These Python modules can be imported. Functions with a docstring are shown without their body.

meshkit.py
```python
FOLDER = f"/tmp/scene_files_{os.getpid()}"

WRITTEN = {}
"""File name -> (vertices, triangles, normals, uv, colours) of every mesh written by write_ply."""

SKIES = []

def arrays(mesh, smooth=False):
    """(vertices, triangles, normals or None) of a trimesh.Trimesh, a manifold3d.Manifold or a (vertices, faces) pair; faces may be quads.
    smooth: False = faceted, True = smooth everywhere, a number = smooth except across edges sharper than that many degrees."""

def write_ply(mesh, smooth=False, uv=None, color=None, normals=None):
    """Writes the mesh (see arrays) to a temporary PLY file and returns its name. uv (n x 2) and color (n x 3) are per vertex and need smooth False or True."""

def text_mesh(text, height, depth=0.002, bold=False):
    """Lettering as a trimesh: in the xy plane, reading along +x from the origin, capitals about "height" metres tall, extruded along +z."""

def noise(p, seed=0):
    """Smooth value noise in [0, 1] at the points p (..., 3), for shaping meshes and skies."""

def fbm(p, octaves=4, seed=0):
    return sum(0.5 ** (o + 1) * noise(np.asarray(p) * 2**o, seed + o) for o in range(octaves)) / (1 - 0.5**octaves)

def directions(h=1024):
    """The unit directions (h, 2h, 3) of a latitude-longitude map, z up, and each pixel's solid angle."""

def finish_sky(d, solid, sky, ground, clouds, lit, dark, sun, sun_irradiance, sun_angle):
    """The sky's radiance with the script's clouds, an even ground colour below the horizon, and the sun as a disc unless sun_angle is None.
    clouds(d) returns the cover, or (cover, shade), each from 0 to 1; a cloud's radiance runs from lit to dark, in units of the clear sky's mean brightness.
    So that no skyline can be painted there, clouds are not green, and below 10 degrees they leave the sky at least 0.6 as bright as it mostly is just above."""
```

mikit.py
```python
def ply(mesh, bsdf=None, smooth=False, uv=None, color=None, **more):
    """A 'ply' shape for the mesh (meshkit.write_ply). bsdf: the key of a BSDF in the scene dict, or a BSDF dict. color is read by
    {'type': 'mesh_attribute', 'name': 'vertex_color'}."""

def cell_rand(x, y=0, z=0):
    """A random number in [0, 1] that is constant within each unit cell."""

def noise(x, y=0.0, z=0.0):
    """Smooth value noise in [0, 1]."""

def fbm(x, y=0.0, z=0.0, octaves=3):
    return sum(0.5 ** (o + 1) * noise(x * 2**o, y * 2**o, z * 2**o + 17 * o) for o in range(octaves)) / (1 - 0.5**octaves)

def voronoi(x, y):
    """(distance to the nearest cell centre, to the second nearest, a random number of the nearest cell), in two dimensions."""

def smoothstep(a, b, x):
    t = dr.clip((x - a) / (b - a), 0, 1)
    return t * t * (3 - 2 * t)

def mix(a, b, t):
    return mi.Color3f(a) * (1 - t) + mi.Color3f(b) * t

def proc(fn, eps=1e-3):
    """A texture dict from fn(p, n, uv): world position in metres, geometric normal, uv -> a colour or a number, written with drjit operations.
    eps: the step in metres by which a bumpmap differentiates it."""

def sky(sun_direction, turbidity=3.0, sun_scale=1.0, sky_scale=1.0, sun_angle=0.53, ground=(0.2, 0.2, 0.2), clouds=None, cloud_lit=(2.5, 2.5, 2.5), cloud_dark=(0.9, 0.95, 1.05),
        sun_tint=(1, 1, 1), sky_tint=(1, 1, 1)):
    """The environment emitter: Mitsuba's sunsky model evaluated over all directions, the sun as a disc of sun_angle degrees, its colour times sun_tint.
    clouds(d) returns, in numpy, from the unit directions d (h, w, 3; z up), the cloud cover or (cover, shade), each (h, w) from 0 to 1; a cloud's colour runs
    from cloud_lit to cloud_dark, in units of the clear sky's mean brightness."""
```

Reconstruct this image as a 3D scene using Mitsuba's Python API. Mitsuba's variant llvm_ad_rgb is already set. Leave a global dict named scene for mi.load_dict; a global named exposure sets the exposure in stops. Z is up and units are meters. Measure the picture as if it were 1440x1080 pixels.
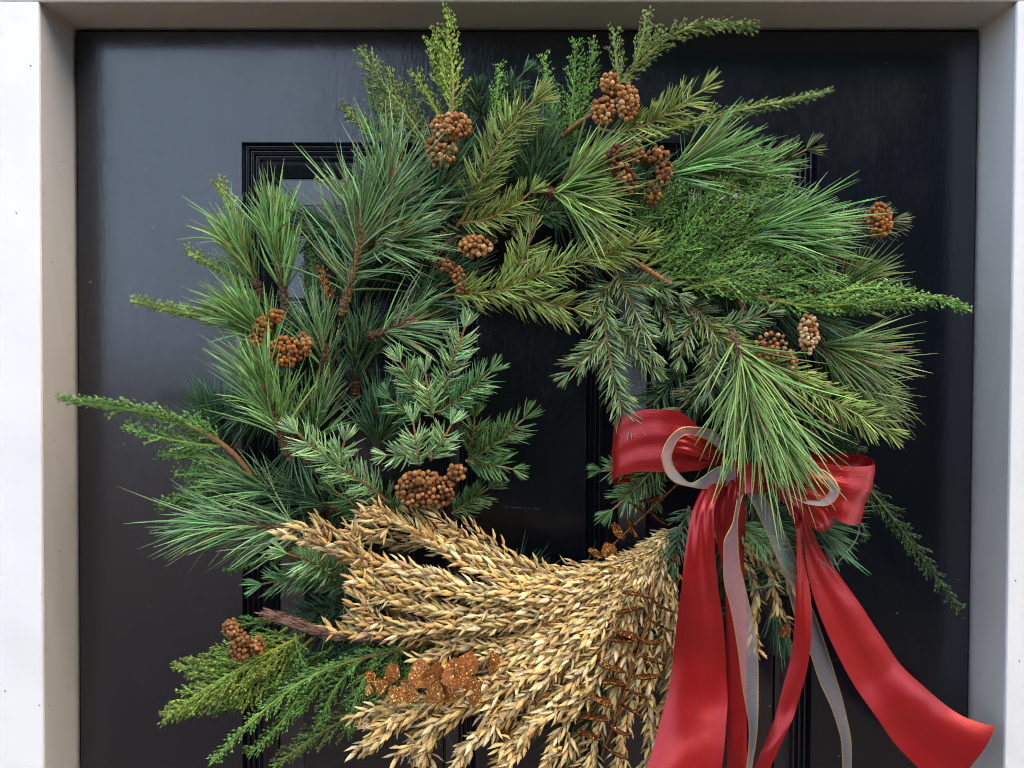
import math
import numpy as np
import trimesh
import drjit as dr
import mitsuba as mi
import mikit
import meshkit
from scipy.interpolate import CubicSpline

# ------------------------------------------------------------------ camera, sky, exposure
# world: x right, y into the house, z up; the outer face of the door is the plane y = 0 (metres)
FPX, CAM_D = 1198.0, 0.862
CAM = np.array([0.0, -CAM_D, 0.0])
fwd = np.array([-15.0, FPX, -24.0]); fwd /= np.linalg.norm(fwd)
right = np.cross(fwd, [0, 0, 1.0]); right /= np.linalg.norm(right)
up = np.cross(right, fwd)
ROLL = math.radians(0.27)
right, up = right * math.cos(ROLL) + up * math.sin(ROLL), up * math.cos(ROLL) - right * math.sin(ROLL)
T = mi.ScalarTransform4f
scene, labels = {}, {}
scene['camera'] = {'type': 'perspective', 'fov': math.degrees(2 * math.atan(720 / FPX)), 'fov_axis': 'x', 'near_clip': 0.02, 'far_clip': 500.0,
                   'to_world': T().look_at(origin=CAM.tolist(), target=(CAM + fwd).tolist(), up=up.tolist())}


def overcast(d):
    n = meshkit.fbm(d * 2.2 + 7.0, 4, 3)
    return np.ones(d.shape[:2]), np.clip((n - 0.3) * 1.3, 0, 1)


scene['sky'] = mikit.sky((0.60, -0.44, 0.86), turbidity=3, sun_scale=0.24, sun_angle=46, sun_tint=(1.10, 0.98, 0.82), clouds=overcast,
                         cloud_lit=(2.45, 3.05, 3.9), cloud_dark=(1.9, 2.35, 3.0), ground=(0.16, 0.15, 0.14))
exposure = 3.05


def at(px, py, h):
    """The point of the photograph's pixel (1440 x 1080) that stands h metres in front of the door."""
    d = fwd + right * ((px - 720) / FPX) - up * ((py - 540) / FPX)
    return CAM + d * ((CAM_D - h) / d[1])


def mpp(h):
    return (CAM_D - h) / FPX


# ------------------------------------------------------------------ materials
def rgb(*c):
    return {'type': 'rgb', 'value': list(c)}


def prin(base, rough, spec=0.5, **more):
    return {'type': 'principled', 'base_color': base if isinstance(base, dict) else rgb(*base), 'roughness': rough, 'specular': spec, **more}


VC = {'type': 'mesh_attribute', 'name': 'vertex_color'}


SCRATCH = at(733, 714, 0)


def door_colour(p, n, uv):
    """Navy paint with a few pale specks of dust stuck to it."""
    a, b, w = mikit.voronoi(p.x * 42 + 3.1, p.z * 42)
    speck = dr.select((a < 0.012 + 0.022 * mikit.cell_rand(dr.floor(w * 999))) & (w > 0.94), 1.0, 0.0)
    m = mikit.fbm(p.x * 60, p.z * 9, 2.0)
    base = mikit.mix((0.0018, 0.0032, 0.0078), (0.0027, 0.0043, 0.0102), m)
    sx, sz = p.x - SCRATCH[0], p.z - SCRATCH[2] + 0.05 * (p.x - SCRATCH[0])
    wob = 0.0006 * (mikit.noise(p.x * 260) - 0.5)
    scratch = dr.select((dr.abs(sz + wob) < 0.00035) & (dr.abs(sx) < 0.020) & (mikit.noise(p.x * 700, 3.0) > 0.35), 0.8, 0.0)
    speck = dr.maximum(speck, scratch)
    return base * (1 - speck) + mi.Color3f(0.16, 0.17, 0.19) * speck


def door_rough(p, n, uv):
    return 0.165 + 0.07 * mikit.fbm(p.x * 35, p.z * 22, 5.0) + 0.05 * mikit.noise(p.x * 600, p.z * 160)


def door_bump(p, n, uv):
    return mikit.noise(p.x * 420, p.z * 90, p.y * 420) + 0.7 * mikit.noise(p.x * 130, p.z * 60, p.y * 130)


scene['navy_paint'] = {'type': 'bumpmap', 'scale': 0.00005, 'arbitrary': mikit.proc(door_bump, eps=4e-4),
                       'bsdf': prin(mikit.proc(door_colour), mikit.proc(door_rough), 0.9)}


def specks(p, n, uv, base, seed):
    q, r = p.x + p.y * 1.37, p.z + 0.71 * p.x + 2.3 * p.y
    a, b, w = mikit.voronoi(q * 55 + seed, r * 55)
    s = dr.select((a < 0.045) & (w > 0.93), 1.0, 0.0)
    f = mikit.fbm(q * 16 + seed, r * 16, 1.0)
    c = mi.Color3f(base) * (0.95 + 0.1 * f)
    return c * (1 - s) + mi.Color3f(0.12, 0.09, 0.07) * s


scene['jamb_paint'] = prin(mikit.proc(lambda p, n, uv: specks(p, n, uv, (0.50, 0.485, 0.465), 2.0)), 0.42)
scene['white_paint'] = prin(mikit.proc(lambda p, n, uv: specks(p, n, uv, (0.80, 0.80, 0.79), 9.0)), 0.45)
scene['caulk'] = prin((0.62, 0.45, 0.36), 0.5)  # corner bead; its peach tone carries a painted orange reflection
scene['rubber'] = prin((0.006, 0.006, 0.008), 0.6, 0.3)
scene['foliage'] = prin(VC, 0.40, 0.42)
scene['bark'] = {'type': 'bumpmap', 'scale': 0.0006, 'arbitrary': mikit.proc(lambda p, n, uv: mikit.fbm(p.x * 500, p.z * 500, p.y * 500), eps=3e-4), 'bsdf': prin(VC, 0.75, 0.25)}
scene['berry_skin'] = prin(VC, 0.7, 0.25)
BERRY_TONES = {'tan': (0.42, 0.205, 0.070), 'brown': (0.27, 0.118, 0.042), 'dark': (0.12, 0.045, 0.020), 'rust': (0.36, 0.130, 0.035), 'pale': (0.55, 0.36, 0.19)}
for k, c in BERRY_TONES.items():
    scene['berry_' + k] = {'type': 'bumpmap', 'scale': 0.0005, 'arbitrary': mikit.proc(lambda p, n, uv: mikit.noise(p.x * 2100, p.z * 2100, p.y * 2100), eps=1e-4), 'bsdf': prin(c, 0.85, 0.15)}


def husk_bsdf(c):
    def f(p, n, uv):
        g = mikit.fbm(p.x * 330, p.z * 330, p.y * 330)
        return mi.Color3f(c) * (0.78 + 0.44 * g)
    return prin(mikit.proc(f), 0.5, 0.35)


HUSK_TONES = [(0.68, 0.50, 0.20), (0.80, 0.65, 0.35), (0.50, 0.31, 0.11), (0.69, 0.46, 0.155), (0.44, 0.32, 0.17)]
for i, c in enumerate(HUSK_TONES):
    scene[f'husk_skin_{i}'] = husk_bsdf(c)
scene['copper_glitter'] = prin(VC, mikit.proc(lambda p, n, uv: 0.90 - 0.62 * uv.x), 0.2, metallic=mikit.proc(lambda p, n, uv: uv.x))
scene['gold_thread'] = prin((0.72, 0.50, 0.20), 0.35, 0.5, metallic=0.8)


def satin(p, n, uv):
    t = mikit.noise(uv.x * 5200, uv.y * 55) * 0.5 + mikit.noise(uv.x * 1300 + 9, uv.y * 26) * 0.5
    return mikit.mix((0.190, 0.0065, 0.008), (0.235, 0.009, 0.010), t)


def satin_bump(p, n, uv):
    return mikit.noise(uv.x * 3600, uv.y * 120) + 3.0 * mikit.fbm(uv.x * 90, uv.y * 70)


scene['red_satin'] = {'type': 'twosided', 'bsdf': {'type': 'bumpmap', 'scale': 0.00007, 'arbitrary': mikit.proc(satin_bump, eps=2e-4),
                      'bsdf': prin(mikit.proc(satin), 0.28, 0.65, anisotropic=0.65, spec_tint=0.5, sheen=0.4, sheen_tint=0.7)}}


def veil(p, n, uv):
    t = mikit.noise(uv.x * 2600, uv.y * 2600)
    return mikit.mix((0.40, 0.39, 0.42), (0.60, 0.59, 0.62), t)


scene['organza'] = {'type': 'mask', 'opacity': 0.25, 'bsdf': {'type': 'twosided', 'bsdf': prin(mikit.proc(veil), 0.45, 0.5, sheen=0.6)}}
scene['organza_double'] = {**scene['organza'], 'opacity': 0.50}
scene['paving'] = prin(mikit.proc(lambda p, n, uv: mikit.mix((0.115, 0.072, 0.047), (0.17, 0.115, 0.078), mikit.fbm(p.x * 5, p.y * 5))), 0.8, 0.3)
scene['added_hedge_leaf'] = {'type': 'twosided', 'bsdf': prin((0.025, 0.045, 0.018), 0.6, 0.3)}
scene['wire'] = prin((0.35, 0.34, 0.33), 0.5)

# ------------------------------------------------------------------ mesh helpers
rng = np.random.default_rng(41)


def unit(v):
    v = np.asarray(v, float)
    return v / np.maximum(np.linalg.norm(v, axis=-1, keepdims=True), 1e-12)


def tubes(C, R, sides=3, rs=rng):
    """N tubes along the points C (N, K, 3) with radii R (N, K)."""
    N, K, _ = C.shape
    R = np.broadcast_to(R, (N, K))
    t = unit(np.gradient(C, axis=1))
    ref = unit(rs.normal(size=(N, 1, 3)))
    a = unit(np.cross(t, np.cross(unit(t[:, K // 2:K // 2 + 1]), ref) + 1e-6))
    b = np.cross(t, a)
    ang = np.arange(sides) * 2 * np.pi / sides
    V = C[:, :, None] + R[:, :, None, None] * (np.cos(ang)[:, None] * a[:, :, None] + np.sin(ang)[:, None] * b[:, :, None])
    k, s = np.meshgrid(np.arange(K - 1), np.arange(sides), indexing='ij')
    q = np.stack([k * sides + s, k * sides + (s + 1) % sides, (k + 1) * sides + (s + 1) % sides, (k + 1) * sides + s], -1).reshape(-1, 4)
    f = np.vstack([q[:, [0, 1, 2]], q[:, [0, 2, 3]]])
    F = (f[None] + (np.arange(N) * K * sides)[:, None, None]).reshape(-1, 3)
    return V.reshape(-1, 3), F, K * sides


class MB:
    """Collects geometry with one colour per vertex and writes it as ONE entry."""

    def __init__(self):
        self.v, self.f, self.c, self.n = [], [], [], 0

    def add(self, V, F, C):
        V = np.asarray(V, float)
        C = np.broadcast_to(C, (len(V), 3))
        self.v.append(V); self.f.append(np.asarray(F) + self.n); self.c.append(C)
        self.n += len(V)

    def tubes(self, C, R, col, sides=3):
        V, F, per = tubes(np.asarray(C, float), R, sides)
        col = np.asarray(col, float)
        self.add(V, F, np.repeat(col, per, axis=0) if col.ndim == 2 else col)

    def put(self, key, bsdf, kind=None, floor=True, uv=None):
        if not self.v:
            return None
        V = np.vstack(self.v)
        if floor:
            V[:, 1] = np.minimum(V[:, 1], -0.0025)
        scene[key] = mikit.ply((V, np.vstack(self.f)), bsdf, smooth=True, color=np.clip(np.vstack(self.c), 0.002, 0.95), uv=uv)
        if kind:
            labels.setdefault(key, {})['kind'] = kind
        return key


taken = {}


def numbered(key):
    n = taken.get(key, -1) + 1
    taken[key] = n
    return key if n == 0 else f'{key}_{n:03d}'


def spline(pts, n=60):
    """Pixel control points (x, y, height in mm) -> n points in metres, evenly spread, and the unit tangents."""
    P = np.array([at(x, y, h / 1000.0) for x, y, h in pts])
    if len(P) == 2:
        m = (P[0] + P[1]) / 2 + rng.normal(size=3) * 0.05 * np.linalg.norm(P[1] - P[0])
        P = np.array([P[0], m, P[1]])
    s = np.r_[0, np.cumsum(np.linalg.norm(np.diff(P, axis=0), axis=1))]
    cs = CubicSpline(s, P)
    q = cs(np.linspace(0, s[-1], 240))
    a = np.r_[0, np.cumsum(np.linalg.norm(np.diff(q, axis=0), axis=1))]
    u = np.linspace(0, a[-1], n)
    X = np.stack([np.interp(u, a, q[:, k]) for k in range(3)], 1)
    return X, unit(np.gradient(X, axis=0)), a[-1]


def jitter(col, n, amt=0.18, hue=0.10):
    k = np.exp(rng.normal(size=(n, 1)) * amt)
    h = np.exp(rng.normal(size=(n, 3)) * hue)
    return np.asarray(col) * k * h


OUT = np.array([0, -1.0, 0])
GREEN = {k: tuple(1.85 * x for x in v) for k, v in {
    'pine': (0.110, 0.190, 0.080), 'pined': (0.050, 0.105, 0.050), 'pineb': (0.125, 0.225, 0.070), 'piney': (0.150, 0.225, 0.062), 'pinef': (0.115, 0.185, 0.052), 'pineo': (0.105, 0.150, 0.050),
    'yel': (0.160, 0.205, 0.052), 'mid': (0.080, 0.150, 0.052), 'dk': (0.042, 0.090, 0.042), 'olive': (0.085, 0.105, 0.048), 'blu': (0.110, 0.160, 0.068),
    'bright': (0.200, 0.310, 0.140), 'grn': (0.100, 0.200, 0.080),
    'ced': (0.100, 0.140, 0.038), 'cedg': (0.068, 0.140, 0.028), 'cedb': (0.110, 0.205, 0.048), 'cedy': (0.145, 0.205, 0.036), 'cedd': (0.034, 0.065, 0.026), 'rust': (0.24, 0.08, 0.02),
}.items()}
TAN, BROWN, ORANGE = (0.33, 0.20, 0.075), (0.15, 0.085, 0.050), (0.33, 0.14, 0.06)


def note(key, label):
    if label:
        labels.setdefault(key, {})['label'] = label


def stem_mesh(X, r0, r1, col, rough=0.15, sides=7):
    mb = MB()
    n = len(X)
    r = np.linspace(r0, r1, n) * (1 + rough * rng.normal(size=n))
    r[-1] *= 0.4
    mb.tubes(X[None], r[None], np.asarray(col) * np.exp(rng.normal() * 0.1), sides)
    return mb


def spruce(pts, L=28, col='mid', stem=TAN, label=None, name='spruce_sprig', dens=1.0, bare=0.0, flat=0.5):
    """A twig with short stiff needles all along it."""
    key = numbered('wreath__' + name)
    note(key, label)
    h = np.mean([p[2] for p in pts]) / 1000
    L = L * mpp(h)
    X, tg, length = spline(pts)
    stem_mesh(X, 0.0014, 0.0008, stem).put(key + '__stem', 'bark')
    n = int(length * (1 - bare) * 1900 * dens) + 26
    u = bare + (1 - bare) * np.sort(rng.random(n))
    u[-26:] = 1 - 0.02 * rng.random(26)
    i = u * (len(X) - 1)
    i0 = np.minimum(i.astype(int), len(X) - 2)
    fr = (i - i0)[:, None]
    p = X[i0] * (1 - fr) + X[i0 + 1] * fr
    t = unit(tg[i0] * (1 - fr) + tg[i0 + 1] * fr)
    side = unit(np.cross(t, OUT))
    nrm = np.cross(side, t)
    nrm *= np.sign((nrm @ OUT))[:, None]
    phi = rng.random(n) * 2 * np.pi
    sd = np.where(np.cos(phi) >= 0, 1, -1) * np.abs(np.cos(phi)) ** flat
    rad = unit(side * sd[:, None] + nrm * (np.sin(phi) * 0.8 + 0.22)[:, None])
    tipness = np.clip((u - 0.90) / 0.10, 0, 1)
    ang = np.radians(62 - 34 * tipness + rng.normal(size=n) * 9)
    d = t * np.cos(ang)[:, None] + rad * np.sin(ang)[:, None]
    ln = L * (0.82 + 0.3 * rng.random(n)) * (0.75 + 0.25 * np.clip(u / 0.15, 0, 1)) * (1 - 0.25 * tipness)
    bend = t * 0.28 + rng.normal(size=(n, 3)) * 0.06
    s = np.array([0, 0.35, 0.75, 1.0])
    C = p[:, None] + ln[:, None, None] * (d[:, None] * s[:, None] + bend[:, None] * (s ** 2)[:, None])
    R = np.array([0.00056, 0.00076, 0.00070, 0.00018]) * (0.9 + 0.25 * rng.random((n, 1)))
    mb = MB()
    mb.tubes(C, R, jitter(GREEN[col], n, 0.28))
    mb.put(key + '__needles', 'foliage', 'stuff')
    return key


def pine(pts, n=120, L=85, a0=18, a1=50, col='pine', span=0.25, stem=BROWN, label=None, droop=0.10, bud=True, name='pine_sprig', curl=0.16, thick=1.0, clear=0.0):
    """A shoot with long needles in pairs, fanned out towards its tip."""
    key = numbered('wreath__' + name)
    note(key, label)
    h = np.mean([p[2] for p in pts]) / 1000
    L = L * mpp(h)
    X, tg, length = spline(pts)
    mb = stem_mesh(X, 0.0031, 0.0025, stem, 0.22)
    m = int(length * 2600)                                           # the bark's scales
    i = (rng.random(m) * (len(X) - 1)).astype(int)
    rad = unit(np.cross(tg[i], rng.normal(size=(m, 3))))
    p = X[i] + rad * 0.0025
    d = unit(tg[i] * 0.8 + rad * 0.7)
    mb.tubes(np.stack([p, p + d * 0.0022, p + d * 0.0040], 1), np.array([0.0007, 0.0007, 0.0001]), jitter(np.array(stem) * 1.25, m, 0.3))
    if bud:
        k = 40
        rad = unit(np.cross(np.repeat(tg[-1:], k, 0), rng.normal(size=(k, 3))))
        q = X[-1] + rad * 0.002 + tg[-1] * (rng.random((k, 1)) - 0.3) * 0.012
        d = unit(tg[-1] + rad * 0.25)
        mb.tubes(np.stack([q, q + d * 0.003, q + d * 0.006], 1), np.array([0.0008, 0.0010, 0.0001]), jitter((0.30, 0.15, 0.10), k, 0.25))
    mb.put(key + '__stem', 'bark')
    n2 = int(n * 0.95)
    u = span + (1 - span) * rng.random(n2) ** 0.75
    i0 = np.minimum((u * (len(X) - 1)).astype(int), len(X) - 2)
    p, t = X[i0] + 0, tg[i0]
    rad = unit(np.cross(t, rng.normal(size=(n2, 3))) + OUT * 0.25)
    if clear:
        keep = (rad @ OUT < 0.35) | (rng.random(n2) > clear)
        u, p, t, rad = u[keep], p[keep], t[keep], rad[keep]
        n2 = len(u)
    f = (u - span) / (1 - span)
    ang = np.radians(a1 + (a0 - a1) * f + rng.normal(size=n2) * 7)
    mats = []
    fb = rng.normal(size=(n2, 3)) * 0.15
    for k in range(2):
        d = unit(t * np.cos(ang)[:, None] + rad * np.sin(ang)[:, None] + rng.normal(size=(n2, 3)) * 0.07)
        ln = L * (0.72 + 0.40 * rng.random(n2))
        bend = t * curl + np.array([0, 0, -droop]) + fb + rng.normal(size=(n2, 3)) * 0.08
        s = np.array([0, 0.25, 0.5, 0.75, 1.0])
        C = p[:, None] + ln[:, None, None] * (d[:, None] * s[:, None] + bend[:, None] * (s ** 2)[:, None])
        mats.append(C)
    C = np.concatenate(mats)
    n = len(C)
    R = np.array([0.00074, 0.00094, 0.00094, 0.00078, 0.00018]) * (0.88 + 0.25 * rng.random((n, 1))) * thick
    c = jitter(GREEN[col], n, 0.32)
    dry = rng.random(n) < 0.03
    c[dry] = np.array([0.30, 0.19, 0.06])
    mb = MB()
    mb.tubes(C, R, c)
    mb.put(key + '__needles', 'foliage', 'stuff')
    return key


def scales(mb, p, d, rad, ln, r, c):
    """Small pointed scale leaves: bipyramids of three sides."""
    n = len(p)
    ax = unit(d * 0.97 + rad * 0.18)
    a = unit(np.cross(ax, rad))
    b = np.cross(ax, a)
    ln = np.broadcast_to(ln, (n,))[:, None]
    mid = p + ax * ln * 0.42
    r = np.broadcast_to(r, (n,))[:, None]
    ring = [mid + r * (math.cos(w) * a + math.sin(w) * b) for w in (0.5, 0.5 + 2 * math.pi / 3, 0.5 + 4 * math.pi / 3)]
    V = np.stack([p, *ring, p + ax * ln], 1)
    f = np.array([[0, 2, 1], [0, 3, 2], [0, 1, 3], [4, 1, 2], [4, 2, 3], [4, 3, 1]])
    F = (f[None] + (np.arange(n) * 5)[:, None, None]).reshape(-1, 3)
    mb.add(V.reshape(-1, 3), F, np.repeat(c, 5, axis=0))


def cedar(pts, w=20, col='ced', stem=None, label=None, sub=0.52, start=0.05, name='cedar_sprig', stem_r=0.0011, step=5.2, tilt=None, droop=0.0):
    """A feathery frond: a main shoot, side shoots left and right, short shoots on those, all clad in scale leaves."""
    key = numbered('wreath__' + name)
    note(key, label)
    h = np.mean([p[2] for p in pts]) / 1000
    px = mpp(h)
    w = w * px
    X, tg, length = spline(pts, 80)
    g = np.array(GREEN[col])
    scol = np.array(stem) if stem is not None else g * np.array([1.5, 1.1, 0.9])
    mb = MB()
    nx = len(X)
    r = np.linspace(stem_r * 1.5, stem_r * 0.5, nx) * (1 + 0.08 * rng.normal(size=nx))
    blend = np.clip((np.linspace(0, 1, nx) - 0.22 + 0.06 * rng.normal(size=nx)) / 0.25, 0, 1)[:, None]
    V, F, per = tubes(X[None], r[None], 6)
    mb.add(V, F, np.repeat(scol * (1 - blend) + g * np.array([1.25, 1.05, 0.8]) * blend, 6, axis=0))
    mb.put(key + '__stem', 'bark')
    tilt = rng.normal() * 0.35 if tilt is None else tilt
    segs, shade = [], []
    cum = np.linspace(0, length, len(X))
    segs.append((X[int(len(X) * 0.55):], 0))
    pos, k = start * length, 0
    while pos < length * 0.985:
        u = pos / length
        i = min(int(u * (len(X) - 1)), len(X) - 2)
        p, t = X[i], tg[i]
        nrm = unit(OUT + 0.25 * rng.normal(size=3))
        side = unit(np.cross(t, nrm))
        side = unit(side * math.cos(tilt) + nrm * math.sin(tilt)) * (1 if k % 2 else -1)
        prof = (0.55 + 0.45 * min(1, u / 0.25)) * (1 - u) ** 0.55
        ln = max(w / math.sin(math.radians(38)) * prof * (0.75 + 0.4 * rng.random()), 0.006)
        a = math.radians(31 + 6 * rng.normal())
        d = unit(t * math.cos(a) + side * math.sin(a) + nrm * 0.12 * rng.normal())
        s = np.linspace(0, 1, max(4, int(ln / 0.004)))[:, None]
        q = p + ln * (d * s + (t * 0.18 + np.array([0, 0, -droop]) + 0.05 * rng.normal(size=3)) * s ** 2)
        segs.append((q, 1))
        d2 = unit(np.gradient(q, axis=0))
        m = max(2, int(ln / 0.0048))
        for j in range(1, m):
            v = j / m
            jj = min(int(v * (len(q) - 1)), len(q) - 1)
            l2 = ln * sub * (1 - v) ** 0.7 * (0.7 + 0.5 * rng.random())
            if l2 < 0.0045:
                l2 = 0.0045
            a = math.radians(29 + 6 * rng.normal())
            s2 = unit(np.cross(d2[jj], nrm)) * (1 if j % 2 else -1)
            dd = unit(d2[jj] * math.cos(a) + s2 * math.sin(a) + nrm * (0.10 + 0.14 * rng.normal()))
            s = np.linspace(0, 1, max(3, int(l2 / 0.003)))[:, None]
            segs.append((q[jj] + l2 * (dd * s + d2[jj] * 0.15 * s ** 2), 2))
        pos += step * px * (0.8 + 0.4 * rng.random())
        k += 1
    P, D, C3, TW = [], [], [], []
    core = MB()
    for q, order in segs:
        l = np.linalg.norm(np.diff(q, axis=0), axis=1).sum()
        m = max(2, int(l / 0.0022))
        x = np.linspace(0, len(q) - 1, m)
        P.append(np.stack([np.interp(x, np.arange(len(q)), q[:, z]) for z in range(3)], 1))
        dq = unit(np.gradient(q, axis=0))
        D.append(np.stack([np.interp(x, np.arange(len(q)), dq[:, z]) for z in range(3)], 1))
        c = g * np.exp(rng.normal() * 0.24) * np.exp(rng.normal(size=3) * 0.07)
        C3.append(np.repeat(c[None], m, 0))
        y = np.linspace(0, len(q) - 1, 4)
        cq = np.stack([np.interp(y, np.arange(len(q)), q[:, z]) for z in range(3)], 1)
        core.tubes(cq[None], np.array([[0.00085, 0.00085, 0.0007, 0.0003]]), c * 0.9)
    P, D, C3 = np.vstack(P), unit(np.vstack(D)), np.vstack(C3)
    n = len(P)
    a = unit(np.cross(D, OUT + 0.01))
    b = np.cross(D, a)
    for k in range(2):
        w_ = np.where(np.arange(n) % 2 == 0, 0, np.pi / 2) + k * np.pi + 0.5 * rng.normal(size=n)
        rad = np.cos(w_)[:, None] * a + np.sin(w_)[:, None] * b
        scales(core, P + rad * 0.0004, D, rad, 0.0048 * (0.8 + 0.4 * rng.random(n)), 0.00074, jitter(1, n, 0.14, 0.06) * C3)
    core.put(key + '__scale_leaves', 'foliage', 'stuff')
    return key


def bare_stem(pts, r0, r1, col, name, label=None, rough=0.12):
    key = numbered('wreath__' + name)
    note(key, label)
    X, tg, length = spline(pts, 70)
    mb = stem_mesh(X, r0 * mpp(0.09), r1 * mpp(0.09), col, rough, 9)
    if r0 > 4:                                                       # bark flakes
        m = 260
        i = (rng.random(m) * (len(X) - 1)).astype(int)
        rad = unit(np.cross(tg[i], rng.normal(size=(m, 3))))
        p = X[i] + rad * (r0 + (r1 - r0) * i / len(X))[:, None] * mpp(0.09) * 0.92
        d = unit(tg[i] * rng.choice([-1, 1], (m, 1)) + rad * 0.2)
        mb.tubes(np.stack([p, p + d * 0.004, p + d * 0.009], 1), np.array([0.0006, 0.0011, 0.0002]), jitter(np.array(col) * 1.2, m, 0.35))
    mb.put(key, 'bark')
    return key


# ------------------------------------------------------------------ the setting: ground, house front, door
def struct(key, mesh, bsdf, **more):
    scene[key] = mikit.ply(mesh, bsdf, **more)
    labels[key] = {'kind': 'structure'}


def box(x0, x1, y0, y1, z0, z1, bevel=0.0):
    m = trimesh.creation.box(extents=(x1 - x0, y1 - y0, z1 - z0))
    m.apply_translation(((x0 + x1) / 2, (y0 + y1) / 2, (z0 + z1) / 2))
    if bevel:
        b = bevel
        pts = []
        for sx in (0, 1):
            for sy in (0, 1):
                for sz in (0, 1):
                    c = np.array([x1 if sx else x0, y1 if sy else y0, z1 if sz else z0])
                    s = np.array([1 - 2 * sx, 1 - 2 * sy, 1 - 2 * sz]) * b
                    for k in range(3):
                        o = s.copy(); o[k] = 0
                        pts.append(c + o)
        m = trimesh.convex.convex_hull(np.array(pts))
    return m


XL, XR = at(104.5, 560, 0)[0], at(1373.5, 560, 0)[0]
ZT = at(741, 38, 0)[2]
ZB = ZT - 2.03
DEPTH = 0.0570
FLOOR = ZB - 0.03
labels['entry_door'] = {'label': 'dark navy painted door with two long moulded panels behind the wreath', 'category': 'door'}
labels['door_frame'] = {'label': 'pale painted door frame around the navy door', 'category': 'door frame'}
g = 200.0
struct('ground', ([[-g, -g, FLOOR], [g, -g, FLOOR], [g, g, FLOOR], [-g, g, FLOOR]], [[0, 1, 2], [0, 2, 3]]), 'paving')

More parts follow.
